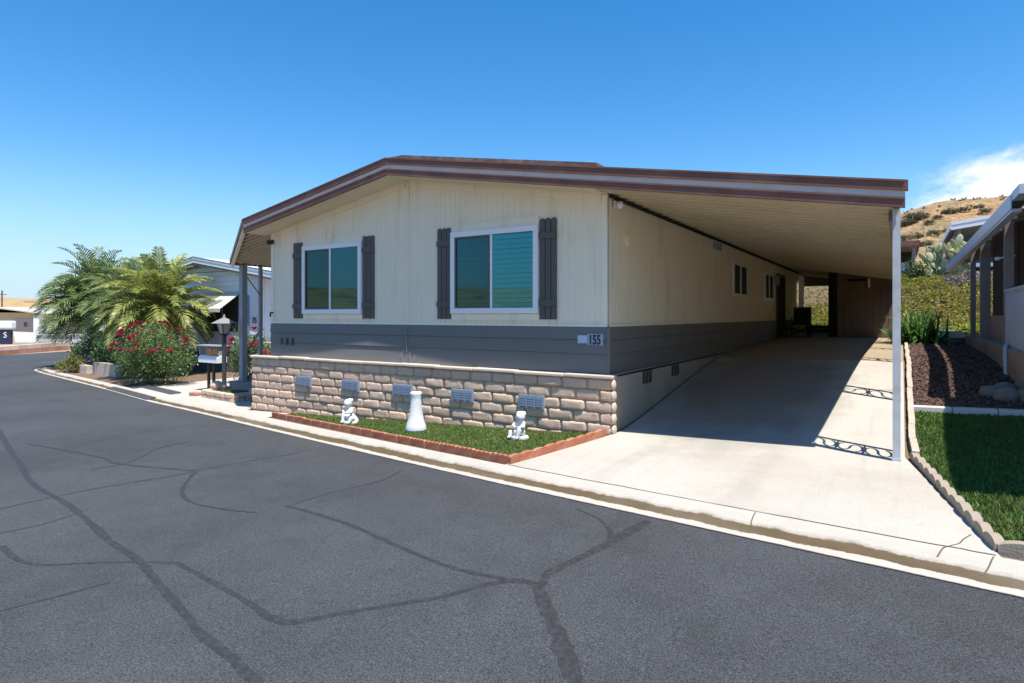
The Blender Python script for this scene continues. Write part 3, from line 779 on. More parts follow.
# roof
m = MB()
def sloped(m, xa, xb, y0, y1, ztop, h, ztop2=None):
    """bar between xa and xb whose top follows ztop(x)"""
    m.hexa([(xa, y0, ztop(xa)-h), (xb, y0, ztop(xb)-h), (xb, y1, ztop(xb)-h), (xa, y1, ztop(xa)-h)],
           [(xa, y0, ztop(xa)), (xb, y0, ztop(xb)), (xb, y1, ztop(xb)), (xa, y1, ztop(xa))])
for xa, xb in ((XO, RX), (RX, -.012)):
    sloped(m, xa, xb, YF+.03, 27.6, lambda x: rz(x)-.02, .03)
# left porch roof, slanted front edge
PX, PY0, PY1 = -13.95, 8.83, 22
m.hexa([(PX, PY0, rz(PX)-.045), (XO, YF+.03, rz(XO)-.045), (XO, PY1, rz(XO)-.045), (PX, PY1, rz(PX)-.045)],
       [(PX, PY0, rz(PX)-.02), (XO, YF+.03, rz(XO)-.02), (XO, PY1, rz(XO)-.02), (PX, PY1, rz(PX)-.02)])
m.build('roof', 'brown', home)
m = MB(); sloped(m, RX+.01, XR-.1, 7.5, 25.6, lambda x: rz(x)+.125, .12); sloped(m, RX-.36, RX+.009, 7.5, 25.6, lambda x: rz(max(x, RX))+.125, .2)
m.build('shingle_layer', M('weathered_shingle', (.13, .085, .075), .9, .35, 6, bump=.8, bscale=25, dirt=(.33, .25, .2), dscale=4, damt=.6), home)
for nm, mt, o, h, y0 in (('fascia', 'brown', 0, .105, YF-.035), ('fascia', 'fascia_grey', .105, .07, YF-.012), ('fascia', 'brown', .175, .10, YF-.028)):
    m = MB()
    for xa, xb in ((XO, RX), (RX, XE+(.03 if mt == 'brown' and o == 0 else .005))):
        sloped(m, xa, xb, y0, YF+.028, lambda x, o=o: rz(x)-o, h)
    # lips
    if mt == 'brown':
        for xa, xb in ((XO, RX), (RX, XE)): sloped(m, xa, xb, y0-.012, y0, lambda x, o=o: rz(x)-o-.002, .02); sloped(m, xa, xb, y0-.008, y0, lambda x, o=o, h=h: rz(x)-o-h+.018, .018)
    f = m.build(nm, mt, home); f['label'] = {0: 'upper brown board of the eaves trim', .105: 'pale grey board between the brown trims', .175: 'lower brown board of the eaves trim'}[o]
# right edge trim along the carport + gutter beam
m = MB(); z1 = rz(XE)
m.box(-.05, -.010, YF+.0285, 27.6, z1-.105, z1-.012); m.box(-.06, -.014, YF+.0285, 27.6, z1-.265, z1-.17)
m.build('fascia', 'brown', home)
m = MB(); m.box(-.11, -.025, 7.42, 27.5, sz(-.05)-.10, sz(-.05)+.0); m.build('carport_beam', 'brown', home)
# slanted porch fascia
m = MB(); e = Vector((PX-XO, PY0-YF, 0)); n = Vector((-e.y, e.x, 0)).normalized()*-.03
if n.y > 0: n = -n
a = Vector((XO, YF-.02, rz(XO))); b = Vector((PX, PY0, rz(PX)))
m.hexa([a+n+Vector((0,0,-.12)), a+Vector((0,0,-.12)), b+Vector((0,0,-.10)), b+n+Vector((0,0,-.10))], [a+n, a, b, b+n])
m.box(PX-.03, PX, PY0, PY1, rz(PX)-.10, rz(PX)+.002)
m.build('fascia', 'brown', home)
m = MB(); q = -n*2.0
m.hexa([a+q+Vector((0,0,-.20)), a+Vector((0,0,-.20)), b+Vector((0,0,-.17)), b+q+Vector((0,0,-.17))], [a+q+Vector((0,0,-.05)), a+Vector((0,0,-.122)), b+Vector((0,0,-.102)), b+q+Vector((0,0,-.05))])
m.build('porch_beam', 'cream_trim', home)
# porch pan underside, ribs along x
m = MB(); yy = 7.6; rows = []
def edge_y(x): return YF+.06+(PY0-YF)*(XO-x)/(XO-PX)
m2 = []
while yy < 21.8:
    xl = PX+.03 if yy > PY0+.05 else XO+(PX-XO)*max(0.02, (yy-YF-.08)/(PY0-YF))
    for dy, dz in ((0, 0), (.09, 0), (.10, -.03), (.14, -.03), (.15, 0)):
        m2.append([(xl, yy+dy, rz(xl)-.06+dz), (XL, yy+dy, rz(XL)-.06+dz)])
    yy += .15
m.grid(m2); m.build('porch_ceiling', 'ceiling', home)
# front soffit
m = MB(); sloped(m, XO, RX, YF+.03, YW+.0, lambda x: sz(x)+.012, .012); sloped(m, RX, XR, YF+.03, YW, lambda x: sz(x)+.012, .012)
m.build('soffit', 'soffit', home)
# carport pan ceiling: ribs along x, real profile
m = MB(); rows = []; yy = YF+.03
while yy < 27.4:
    for dy, dz in ((0, 0), (.255, 0), (.262, -.022), (.285, -.022), (.292, 0)):
        rows.append([(XR+.001, yy+dy, sz(XR)+.012+dz), (-.02, yy+dy, sz(-.02)+.012+dz)])
    yy += .3
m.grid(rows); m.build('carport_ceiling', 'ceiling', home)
m = MB(); m.box(XR+.02, XR+.05, YW-.02, 27.3, sz(XR)-.05, sz(XR)-.012)
yy = YW
while yy < 25.2:
    m.prism([(XR+.05, yy, sz(XR)-.01), (XR+.16, yy, sz(XR)-.035), (XR+.05, yy, sz(XR)-.05)], (0, .04, 0)); yy += .3
m.build('ceiling_flashing', 'dark_in', home)
# rear valance
m = MB(); m.box(XR, -.03, 27.5, 27.56, 1.2, 1.85); m.build('fascia', 'dark_wood', home)

# stone skirting
SX0, SX1, SY, ZT = -11.14, -3.22, 7.50, -.81
sk = MB(); rr = random.Random(21)
def gz(x): return G(x, 7.4)-.08
m = MB(); m.hexa([(SX0+.02, SY+.04, -2.15), (SX1-.02, SY+.04, -1.75), (SX1-.02, SY+.12, -1.75), (SX0+.02, SY+.12, -2.15)], [(SX0+.02, SY+.04, ZT-.03), (SX1-.02, SY+.04, ZT-.03), (SX1-.02, SY+.12, ZT-.03), (SX0+.02, SY+.12, ZT-.03)])
back = m
def block(mb, x0, x1, z0, z1, y, r, xs_=None):
    nx, nz = 13, 8; rows = []
    s1, s2 = rr.uniform(0, 90), rr.uniform(0, 90)
    sl0, sl1 = rr.gauss(0, .006), rr.gauss(0, .006)
    ex = rr.gauss(0, .005)
    for j in range(nz+1):
        row = []
        for i in range(nx+1):
            a = i/nx*2-1; b = j/nz*2-1
            a_ = math.copysign(abs(a)**.6, a); b_ = math.copysign(abs(b)**.6, b)
            x = (x0+x1)/2+(x1-x0)/2*a_; z = (z0+z1)/2+(z1-z0)/2*b_
            z += (sl0 if b > 0 else sl1)*a*abs(b)
            # round the corners
            k = max(0, abs(a_)-.8)/.2*max(0, abs(b_)-.6)/.4; x -= math.copysign(.018*k, a); z -= math.copysign(.014*k, b)
            nz_ = mnoise.noise(Vector((x*6+s1, z*9+s2, 0)))*.007+mnoise.noise(Vector((x*20+s1, z*20+s2, 3)))*.006
            edge = (1-abs(a_)**10)*(1-abs(b_)**6)
            z += mnoise.noise(Vector((x*9+s1, b*2+s2, 7)))*.008*abs(b_)
            nz_ += mnoise.noise(Vector((x*45+s1, z*45+s2, 5)))*.004
            row.append((x, y+.038-(.038+ex+nz_)*edge**.5, z))
        rows.append(row)
    mb.grid(rows)
zt = ZT-.045; k = 0
VX = [-9.7, -8.43, -7.19, -5.94, -4.69]
while zt > -2.15:
    h = .152; z0 = zt-h+.002; x = SX1-(.02 if k % 2 == 0 else .0); first = True
    while x > SX0:
        Lb = rr.uniform(.37, .41) if not (first and k % 2) else .2
        first = False
        x0 = max(SX0, x-Lb)
        if zt > gz(x0)-.02 and x-x0 > .05: block(sk, x0+.001, x-.001, z0, zt, SY, rr)
        x = x0
    zt -= h; k += 1
skirt = sk.build('stone_skirting', 'block', home, smooth=True)
back.build('mortar_core', 'mortar', skirt)
m = MB(); x = SX1
while x > SX0:
    Lb = rr.uniform(.36, .42)*2; x0 = max(SX0, x-Lb); dz = rr.gauss(0, .004)
    m.box(x0+.004, x-.002, SY-.035+rr.gauss(0, .004), YW-.0, ZT-.04+dz, ZT+dz+.006); x = x0
cp = m.build('cap_course', 'cap', skirt); b = cp.modifiers.new('bev', 'BEVEL'); b.width = .012; b.segments = 2
# end faces of the blocks on the carport corner
m = MB(); zt = ZT-.045; k = 0
while zt > -1.7:
    m.blob((SX1-.012, SY+.055, zt-.075), (.028, .075, .073), k, .12, 2, 10, 8); zt -= .152; k += 1
m.build('corner_blocks', 'cap', skirt, smooth=True)
for vx in VX:
    m = MB(); m.box(vx, vx+.42, SY-.035, SY+.02, -1.335, -1.15)
    v = m.build('foundation_vent', 'vent_light', skirt); m = MB()
    for c in range(3):
        x0 = vx+.022+c*.132
        m.box(x0, x0+.11, SY-.037, SY-.0352, -1.315, -1.17)
        m.cur = 1
        for r_ in range(4): m.box(x0+.008, x0+.102, SY-.042, SY-.0372, -1.305+r_*.035, -1.285+r_*.035)
        m.cur = 0
    m.build('louvre', ['vent_blue', 'vent_light'], v)
# stucco stem wall beside the drive
m = MB(); m.hexa([(SX1-.06, 7.62, -1.85), (SX1-.03, 7.62, -1.85), (SX1-.03, 21, -1.2), (SX1-.06, 21, -1.2)], [(SX1-.06, 7.62, -.81), (SX1-.03, 7.62, -.81), (SX1-.03, 13.6, -.81), (SX1-.06, 13.6, -.81)])
m.box(XR+.002, SX1-.03, 7.62, 20.7, -.835, -.803)
st = m.build('stem_wall', 'stucco', home)
for y0 in (8.66, 10.02):
    m = MB()
    for c in range(3): m.box(SX1-.029, SX1-.024, y0+c*.14, y0+c*.14+.11, -1.03, -.84)
    m.build('foundation_vent', 'vent_dark', st)
# carport posts with scroll trellis
def trellis(x, y, label):
    zb = G(x, y); zt_ = sz(x)+.005
    nH = int((zt_-zb-.12)/.78); HH = (zt_-zb-.12)/nH/1.03
    m = MB()
    big = y < 8
    w = .034 if big else .026
    m.box(x-w, x+w, y-w, y+w, zb, zt_); m.box(x-.022, x+.022, y+.36, y+.405, zb, zt_)
    m.box(x-w-.008, x+w+.008, y-w-.008, y+w+.008, zb, zb+.03)
    p = m.build('carport_post', 'post', home); 
    if label: p['label'] = label
    s = MB(); z = zb+.12; y0 = y+w; y1 = y+.36; c = (y0+y1)/2; hw = (y1-y0)/2-.01; k = 0
    while k < nH:
        H = HH; sg = 1 if k % 2 else -1
        r_s = hw*.86; r_z = H*.235; zu = z+H*.5+r_z; zl = z+H*.5-r_z; pts = []
        for q in range(16): th = rad(10+260*q/15); pts.append((x, c+sg*r_s*math.cos(th), zu+r_z*math.sin(th)))
        for q in range(1, 16): th = rad(90-260*q/15); pts.append((x, c+sg*r_s*math.cos(th), zl+r_z*math.sin(th)))
        s.tube(pts, .013, 6)
        s.tube([(x, y0, z+H*1.01), (x, y1, z+H*1.01)], .012, 5)
        z += H*1.03; k += 1
    s.build('scroll', 'dark_iron', p)
for i, y in enumerate((7.27, 9.95, 12.9, 16.0, 19.2)): trellis(-.038 if i == 0 else -.03, y, 'front post with a scroll panel at the driveway corner' if i == 0 else None)
# porch posts left
for (x, y) in ((-13.88, 9.12), (-13.9, 9.62)):
    m = MB(); zb = G(x, y)+.3; r_ = .068 if y < 9.2 else .038
    m.box(x-r_, x+r_, y-r_, y+r_, zb, rz(x)-.1); m.box(x-r_-.02, x+r_+.02, y-r_-.02, y+r_+.02, zb, zb+.04)
    pp = m.build('porch_post', 'blue_post', home)
x = -13.89
for q0, q1, rr_ in (((x, 9.2, 1.0), (x, 9.58, .55), .012), ((x, 9.2, zb+.7), (x, 9.58, zb+1.3), .01)):
    s = MB(); s.tube([q0, q1], rr_); s.build('brace', 'black', pp)
s = MB(); z = zb+.1
s.tube([(x, 9.22+.12*u-.12*math.cos(u*5), zb+.25*math.sin(u*2.2)) for u in [k/10*2 for k in range(11)]], .016)
s.build('scroll', 'black', pp)

# porch step (landing)
m = MB(); x, y = -13.5, 9.45; z = G(x, y)
m.box(x-.62, x+.75, y-.55, y+1.5, z-.1, z+.31); m.box(x-.64, x+.77, y-.57, y+1.52, z+.315, z+.345)
solo(m, 'porch_step', 'grey_paint', 'grey painted landing under the slate porch posts', 'step', None, (x, y, z-.1))
m = MB(); x, y = -12.35, 8.5; z = G(x, y)
m.lathe((x, y, z), [(.13, 0), (.19, .06), (.22, .2), (.2, .32), (.16, .36), (.14, .34)], 16)
solo(m, 'round_pot', M('mauve_pot', (.17, .15, .17), .7), 'round dark grey pot on the entry path by the stone skirting', 'pot', None, (x, y, z), True)

# shed at the back of the carport
shed = thing('storage_shed', 'dark brown panelled storage shed closing the rear of the carport', 'shed', (-.9, 22.1, -.7))
zb = G(-1, 22.0)
m = grooved((-1.72, 22.0), (.0, 22.0), zb, lambda x: sz(x), .2, .02, .015); m.build('wall', 'brown_wood', shed)
m = grooved((.0, 22.0), (.0, 25.6), zb, lambda x: sz(0), .2, .02, .015); m.build('wall', 'brown_wood', shed)
m = MB(); m.box(-1.98, -1.725, 22.02, 22.06, zb, sz(-1.85)+.0); k = zb+.1
while k < 1.2: m.box(-1.95, -1.76, 22.0, 22.018, k, k+.09); k += .11
dr = m.build('door', 'dark_in', shed); dr['label'] = 'near black louvred door at the left end'
m = MB(); m.box(-.87, -.81, 21.93, 21.99, .88, 1.15); m.build('wall_lamp', 'lens', shed)
m = MB(); m.box(-1.45, -.9, 21.94, 21.99, 1.08, 1.16); m.build('wall_bracket', 'dark_in', shed)

# porch furniture in the carport
ch = thing('patio_chair', 'dark patio chair with cushions against the carport wall', 'chair', (-2.85, 22.6, G(-2.85, 22.6)))
x, y, z = ch.location
m = MB(); m.box(x-.28, x+.28, y-.26, y+.26, z+.36, z+.46); m.build('seat', 'cloth', ch)
m = MB(); m.hexa([(x-.28, y+.2, z+.46), (x+.28, y+.2, z+.46), (x+.28, y+.3, z+.46), (x-.28, y+.3, z+.46)], [(x-.27, y+.3, z+.98), (x+.27, y+.3, z+.98), (x+.27, y+.38, z+.98), (x-.27, y+.38, z+.98)]); m.build('backrest', 'cloth', ch)
for sx in (-.27, .27):
    for sy in (-.24, .24):
        m = MB(); m.tube([(x+sx, y+sy, z), (x+sx*.98, y+sy, z+.38)], .02); m.build('leg', 'black', ch)
    m = MB(); m.tube([(x+sx, y-.25, z+.36), (x+sx, y-.25, z+.62), (x+sx, y+.3, z+.64)], .022); m.build('armrest', 'black', ch)
bn = thing('low_bench', 'low dark bench beside the patio chair', 'bench', (-2.35, 23.6, G(-2.35, 23.6))); x, y, z = bn.location
m = MB(); m.box(x-.45, x+.35, y-.2, y+.2, z+.24, z+.32); m.build('seat', 'dark_in', bn)
for sx in (-.4, .3):
    m = MB(); m.box(x+sx-.03, x+sx+.03, y-.18, y+.18, z, z+.24); m.build('leg', 'dark_in', bn)
m = MB(); x, y = -2.75, 21.5; z = G(x, y)+.006; m.box(x-.5, x+.3, y-.3, y+.35, z, z+.012)
solo(m, 'door_mat', M('maroon_mat', (.09, .035, .03), .95), 'maroon mat on the slab by the screen door', 'mat', None, (x, y, z))

# ------------------------------------------------------------------ front garden ornaments
def remesh(mb, name, mat, parent, vox=.012):
    o = mb.build(name, mat, parent, world=True)
    md = o.modifiers.new('r', 'REMESH'); md.mode = 'VOXEL'; md.voxel_size = vox; md.use_smooth_shade = True
    sm = o.modifiers.new('s', 'SMOOTH'); sm.factor = .5; sm.iterations = 2
    dg = bpy.context.evaluated_depsgraph_get(); dg.update()
    me = bpy.data.meshes.new_from_object(o.evaluated_get(dg)); o.modifiers.clear(); o.data = me
    return o
def statue(u_x, u_y, flip, label):
    z = G(u_x, u_y)+.01; st = thing('garden_statue', label, 'statue', (u_x, u_y, z)); f = -1 if flip else 1
    b = MB(); b.lathe((u_x, u_y, z), [(.15, 0), (.15, .03), (.135, .045)], 14); b.v = [(u_x+(a-u_x)*1.1, u_y+(c-u_y)*.8, d) for a, c, d in b.v]; b.build('plinth', 'plaster', st)
    m = MB(); Q = lambda dx, dy, dz: (u_x+f*dx, u_y+dy, z+dz)
    m.blob(Q(-.0, .02, .10), (.095, .085, .075), 1, 0)            # hips
    m.blob(Q(-.025, .015, .20), (.075, .065, .10), 1, 0)          # torso
    m.blob(Q(-.035, -.01, .35), (.076, .076, .08), 1, 0, nu=16, nv=12)     # head
    m.blob(Q(-.035, -.075, .345), (.012, .014, .014), 1, 0)       # nose
    m.blob(Q(-.065, -.058, .325), (.02, .018, .018), 1, 0); m.blob(Q(-.005, -.058, .325), (.02, .018, .018), 1, 0)
    for a in range(16):                                            # curls
        th = a*2.4; rr_ = .058; m.blob(Q(-.035+rr_*math.cos(th)*.9, .012+rr_*math.sin(th)*.85, .385+.012*(a % 3)), (.026, .026, .022), a, .1)
    m.tube([Q(-.03, .0, .26), Q(-.03, .0, .31)], .03, 8)
    # arms wrapped to the knee
    m.tube([Q(-.09, .0, .265), Q(-.115, -.05, .20), Q(-.04, -.105, .19)], [.03, .027, .022], 8)
    m.tube([Q(.04, .0, .26), Q(.085, -.05, .20), Q(.01, -.11, .20)], [.03, .027, .022], 8)
    # legs: thighs and shins
    m.tube([Q(-.05, .0, .09), Q(-.06, -.11, .15), Q(-.05, -.12, .03)], [.045, .04, .03], 8)
    m.tube([Q(.06, .0, .09), Q(.115, -.08, .10), Q(.10, -.11, .03)], [.045, .04, .03], 8)
    m.blob(Q(-.05, -.135, .03), (.025, .04, .02), 1, 0); m.blob(Q(.105, -.13, .03), (.025, .04, .02), 1, 0)
    m.tube([Q(.03, .06, .10), Q(.12, .05, .06), Q(.15, .03, .02)], [.04, .03, .02], 8)
    fg = remesh(m, 'figure', 'plaster', st, .011)
    return st
s1 = hit(350, 423.5, G); s2 = hit(519, 439, G); pd = hit(416, 431, G)
statue(s1.x, s1.y, False, 'white plaster cherub statue on the turf near the left end of the skirting').scale = (.95, .95, .93)
statue(s2.x, s2.y, True, 'white plaster cherub statue on the turf nearest the driveway').scale = (.86, .86, .84)
m = MB(); z = G(pd.x, pd.y)+.005
m.lathe((pd.x, pd.y, z), [(.155, 0), (.16, .03), (.148, .08), (.122, .16), (.102, .25), (.088, .36), (.08, .46), (.078, .52), (.086, .55), (.086, .575), (.07, .585)], 28)
solo(m, 'pedestal', 'plaster', 'white flared plaster pedestal without a bowl on the front turf', 'pedestal', None, (pd.x, pd.y, z), True)

# ------------------------------------------------------------------ left: planter, lamp, mailbox
pw = MB(); rr = random.Random(5)
def course_wall(mb, p0, p1, zb, h, nrow, Lb, th, cap_=None):
    p0 = Vector(p0); p1 = Vector(p1); L_ = (p1-p0).length; d = (p1-p0)/L_; n = Vector((d.y, -d.x))
    for r_ in range(nrow):
        s = -(Lb/2 if r_ % 2 else 0)
        while s < L_:
            a = max(0, s)+.004; b = min(L_, s+Lb*rr.uniform(.9, 1.1))-.004
            if b-a > .03:
                j = rr.gauss(0, .008); z0 = zb(p0+d*a)+r_*h/nrow; z1 = z0+h/nrow-.008
                q = [p0+d*a+n*j, p0+d*b+n*j, p0+d*b-n*th, p0+d*a-n*th]
                mb.hexa([(k.x, k.y, z0) for k in q], [(k.x, k.y, z1) for k in q])
            s += Lb
A, B, C_, D_ = (-14.85, 8.60), (-12.75, 8.12), (-12.75, 8.85), (-14.9, 9.4)
for a, b in ((A, B), (B, C_), (D_, A)): course_wall(pw, a, b, lambda p: G(p.x, p.y)-.02, .22, 2, .34, .14)
o = solo(pw, 'planter_wall', 'block', 'low two course stone planter wall around the lamp post', 'wall', None, (-13.8, 8.4, G(-13.8, 8.4)))
b = o.modifiers.new('bev', 'BEVEL'); b.width = .02; b.segments = 2
m = MB(); m.grid([[(x, y0+(y1-y0)*k, G(x, 8.8)+.14) for k in (0, .5, 1)] for x, y0, y1 in ((-14.75, 8.75, 9.3), (-13.8, 8.5, 9.1), (-12.85, 8.3, 8.85))]); struct(m, 'planter_soil', 'soil')
m = MB(); rr2 = random.Random(31)
for k in range(5000):
    x = rr2.uniform(-13.9, -12.9); y = 8.52-(x+13.8)*.23+rr2.uniform(-.05, .45); z = G(x, 8.8)+.14; a = rr2.uniform(0, 6.3); h = rr2.uniform(.02, .05)
    m.add([(x-.01*math.cos(a), y-.01*math.sin(a), z), (x+.01*math.cos(a), y+.01*math.sin(a), z), (x+rr2.gauss(0, .02), y+rr2.gauss(0, .02), z+h)], [(0, 1, 2)])
stuff(m, 'planter_grass', 'grass', 'small patch of grass inside the stone planter', 'grass')

lx, ly = -14.15, 8.78; lz = G(lx, ly)+.14
lamp = thing('street_lamp', 'dark lamp post with a tapered lantern standing in the stone planter', 'lamp post', (lx, ly, lz))
m = MB(); m.lathe((lx, ly, lz), [(.085, 0), (.085, .12), (.06, .16), (.052, .2), (.052, 1.36), (.075, 1.38), (.075, 1.42), (.04, 1.43)], 14); m.build('post', M('dark_slate_metal', (.045, .05, .06), .5), lamp, smooth=False)
m = MB()
for k in range(4):
    a0 = math.pi/4+k*math.pi/2; a1 = a0+math.pi/2
    m.tube([(lx+.10*math.cos(a0), ly+.10*math.sin(a0), lz+1.43), (lx+.185*math.cos(a0), ly+.185*math.sin(a0), lz+1.70)], .012)
m.prism([(lx-.085, ly-.085, lz+1.415), (lx+.085, ly-.085, lz+1.415), (lx+.085, ly+.085, lz+1.415), (lx-.085, ly+.085, lz+1.415)], (0, 0, .02))
lf = m.build('lantern_frame', 'black', lamp)
m = MB(); m.hexa([(lx-.07, ly-.07, lz+1.436), (lx+.07, ly-.07, lz+1.436), (lx+.07, ly+.07, lz+1.436), (lx-.07, ly+.07, lz+1.436)], [(lx-.12, ly-.12, lz+1.69), (lx+.12, ly-.12, lz+1.69), (lx+.12, ly+.12, lz+1.69), (lx-.12, ly+.12, lz+1.69)]); m.build('lantern_glass', 'lamp_glass', lf)
m = MB(); m.hexa([(lx-.22, ly-.22, lz+1.695), (lx+.22, ly-.22, lz+1.695), (lx+.22, ly+.22, lz+1.695), (lx-.22, ly+.22, lz+1.695)], [(lx-.05, ly-.05, lz+1.82), (lx+.05, ly-.05, lz+1.82), (lx+.05, ly+.05, lz+1.82), (lx-.05, ly+.05, lz+1.82)])
m.lathe((lx, ly, lz+1.818), [(.05, 0), (.03, .03), (.03, .05), (.012, .09), (.004, .11)], 10); m.build('lantern_roof', M('pale_lantern_roof', (.26, .25, .24), .6), lf)

bx, by = -16.0, 9.55; bz = G(bx, by)
mbx = thing('mailbox', 'white mailbox and orange wooden box under a grey lid on two dark posts', 'mailbox', (bx, by, bz))
for dx in (-.12, .12):
    m = MB(); m.box(bx+dx-.03, bx+dx+.03, by-.03, by+.03, bz, bz+.80); m.box(bx+dx-.07, bx+dx+.07, by-.07, by+.07, bz, bz+.02); m.build('post', 'black', mbx)
m = MB(); pts = [(-.42, .8), (.42, .8), (.42, .98), (.38, 1.03), (-.38, 1.03), (-.42, .98)]
m.prism([(bx-.42, by-.13+.0, bz+.80), (bx-.42, by-.13, bz+.92), (bx-.42, by-.09, bz+.99), (bx-.42, by, bz+1.015), (bx-.42, by+.09, bz+.99), (bx-.42, by+.13, bz+.92), (bx-.42, by+.13, bz+.80)], (.95, 0, 0))
w = m.build('mail_box', 'white', mbx); m = MB(); m.box(bx+.535, bx+.55, by-.12, by+.12, bz+.81, bz+.98); m.build('flap', 'white', w)
m = MB(); m.box(bx-.05, bx+.5, by-.12, by+.12, bz+1.02, bz+1.20); wb = m.build('wooden_box', 'wood_box', mbx); m = MB(); m.blob((bx+.2, by-.14, bz+1.15), (.03, .03, .03), 1, 0); m.build('knob', 'chrome', wb)
m = MB(); m.box(bx-.5, bx+.56, by-.2, by+.2, bz+1.25, bz+1.28); m.box(bx-.42, bx-.38, by-.1, by+.1, bz+1.015, bz+1.25); m.box(bx+.5, bx+.52, by-.1, by+.1, bz+.98, bz+1.25); m.build('lid', 'blue_post', mbx)
m = MB(); x, y = -14.75, 8.95; z = G(x, y)+.14; m.blob((x, y, z+.10), (.17, .15, .14), 4, .2); solo(m, 'rock', 'block', 'squat pinkish rock at the left corner of the stone planter', 'rock', None, (x, y, z), True)
m = MB(); x, y = -15.35, 8.75; z = G(x, y); m.box(x-.2, x+.16, y-.08, y+.08, z-.01, z+.09); o = solo(m, 'loose_brick', 'brick', 'loose red brick lying left of the stone planter', 'brick', None, (x, y, z)); b = o.modifiers.new('bev', 'BEVEL'); b.width = .015

# ------------------------------------------------------------------ vegetation helpers
def leaf_cloud(m, c, r, n, L, seed, shell=.35, clumps=14, flat=1.0):
    rr = random.Random(seed); cl = []
    for _ in range(clumps):
        d = Vector((rr.gauss(0, 1), rr.gauss(0, 1), rr.gauss(0, .9))).normalized(); k = rr.uniform(.45, .85)
        cl.append((Vector((d.x*r[0]*k, d.y*r[1]*k, d.z*r[2]*k)), rr.uniform(.28, .5)))
    for i in range(n):
        cc, cr = cl[rr.randrange(len(cl))]
        d = Vector((rr.gauss(0, 1), rr.gauss(0, 1), rr.gauss(0, 1))).normalized()*rr.random()**shell
        p = Vector(c)+cc+Vector((d.x*r[0]*cr, d.y*r[1]*cr, d.z*r[2]*cr))
        o = (d+Vector((rr.gauss(0, .6), rr.gauss(0, .6), rr.gauss(.2, .6))))
        m.leaf(p, o, (rr.gauss(0, .5), rr.gauss(0, .5), 1), L*rr.uniform(.6, 1.3), L*.5*rr.uniform(.7, 1.2))
    return cl
def shrub(name, c, r, n, L, seed, mat, label, cat='shrub', group=None, zb=None, clumps=14):
    z = zb if zb is not None else G(c[0], c[1]); o = thing(name, label, cat, (c[0], c[1], z), group)
    m = MB(); leaf_cloud(m, c, r, n, L, seed, clumps=clumps); m.build('foliage', mat, o)
    m = MB(); rr = random.Random(seed+5)
    for k in range(5):
        a = k*1.25+rr.random(); m.tube([(c[0], c[1], z-.05), (c[0]+math.cos(a)*r[0]*.25, c[1]+math.sin(a)*r[1]*.25, z+(c[2]-z)*.6), (c[0]+math.cos(a)*r[0]*.5, c[1]+math.sin(a)*r[1]*.5, c[2]+r[2]*.2)], [.03, .02, .01], 5)
    m.build('stem', 'stem', o)
    return o
def frond(m, p, az, el, L, droop, nl, ll, lw, rr, vang=.5):
    """arching pinnate leaf with narrow drooping leaflets"""
    pts = []; d = Vector((math.cos(az)*math.cos(el), math.sin(az)*math.cos(el), math.sin(el))); q = Vector(p); N = 12
    side = Vector((-math.sin(az), math.cos(az), 0))
    for i in range(N+1):
        pts.append(q.copy()); d = (d+Vector((0, 0, -droop*(.35+i/N)/N*1.6))).normalized(); q = q+d*L/N
    m.tube(pts, [.018*(1-.8*i/N)+.003 for i in range(N+1)], 4, False)
    for k in range(nl):
        u = .12+.88*(k+.5)/nl; f = u*N; i = min(N-1, int(f)); pp = pts[i].lerp(pts[i+1], f-i); tang = (pts[i+1]-pts[i]).normalized()
        upv = side.cross(tang)
        if upv.z < 0: upv = -upv
        l = ll*(math.sin(math.pi*min(1, .18+u*.78))**.7)*rr.uniform(.85, 1.1)
        for sg in (-1, 1):
            dr = (side*sg*.8+tang*(.55+.5*u)+upv*vang*rr.uniform(.4, 1.1)).normalized()
            a = pp; b = pp+dr*l*.5; c = pp+dr*l+Vector((0, 0, -l*rr.uniform(.15, .4)))
            wv = tang*lw*.5
            m.add((a-wv*.5, a+wv*.5, b+wv, b-wv, c), ((0, 1, 2, 3), (3, 2, 4)))
def palm(x, y, zc, nf, L, droop, mat, label, seed, ll=.5, lw=.035, elr=(-.5, 1.35), trunk_r=.14, nl=44, name='palm_tree', heads=None):
    z = G(x, y); o = thing(name, label, 'palm', (x, y, z)); rr = random.Random(seed)
    m = MB()
    hs = heads or [(0, 0, zc)]
    for (hx, hy, hz) in hs:
        for k in range(nf):
            az = k*2.39996+rr.uniform(-.2, .2); el = elr[0]+(elr[1]-elr[0])*((k+.5)/nf)**.8+rr.uniform(-.12, .12)
            frond(m, (x+hx+math.cos(az)*.08, y+hy+math.sin(az)*.08, hz+.12*el), az, el, L*rr.uniform(.85, 1.1), droop*rr.uniform(.8, 1.2), nl, ll, lw, rr)
    m.build('crown', mat, o)
    m = MB()
    for (hx, hy, hz) in hs:
        N = 9; m.tube([(x+hx*(i/N), y+hy*(i/N), z-.1+(hz-z+.1)*i/N) for i in range(N+1)], [trunk_r*(1.25-.3*i/N)*(1+.06*(i % 2)) for i in range(N+1)], 10)
    m.build('trunk', 'trunk', o)
    return o
palm(-22.7, 11.6, .2, 84, 2.1, 1.1, 'palm_y', 'bushy yellow green palm rising behind the rose bush', 3, .6, .085, (-.75, 1.4), .2, 22)
palm(-32.4, 13.6, .6, 46, 2.6, 1.25, 'palm_g', 'tall feathery dark green palm at the street corner', 8, .85, .085, (-.1, 1.4), .16, 22, heads=[(0, 0, .65), (1.3, .9, .2), (-.4, .2, .2), (.6, -.2, -.2)])
palm(-27.9, 13.2, .0, 40, 2.1, 1.15, 'palm_g', 'feathery green palm between the corner palm and the yellow green palm', 12, .7, .08, (-.3, 1.4), .13, 22, heads=[(0, 0, .45), (.7, -.3, -.1), (-.8, .3, .1)])
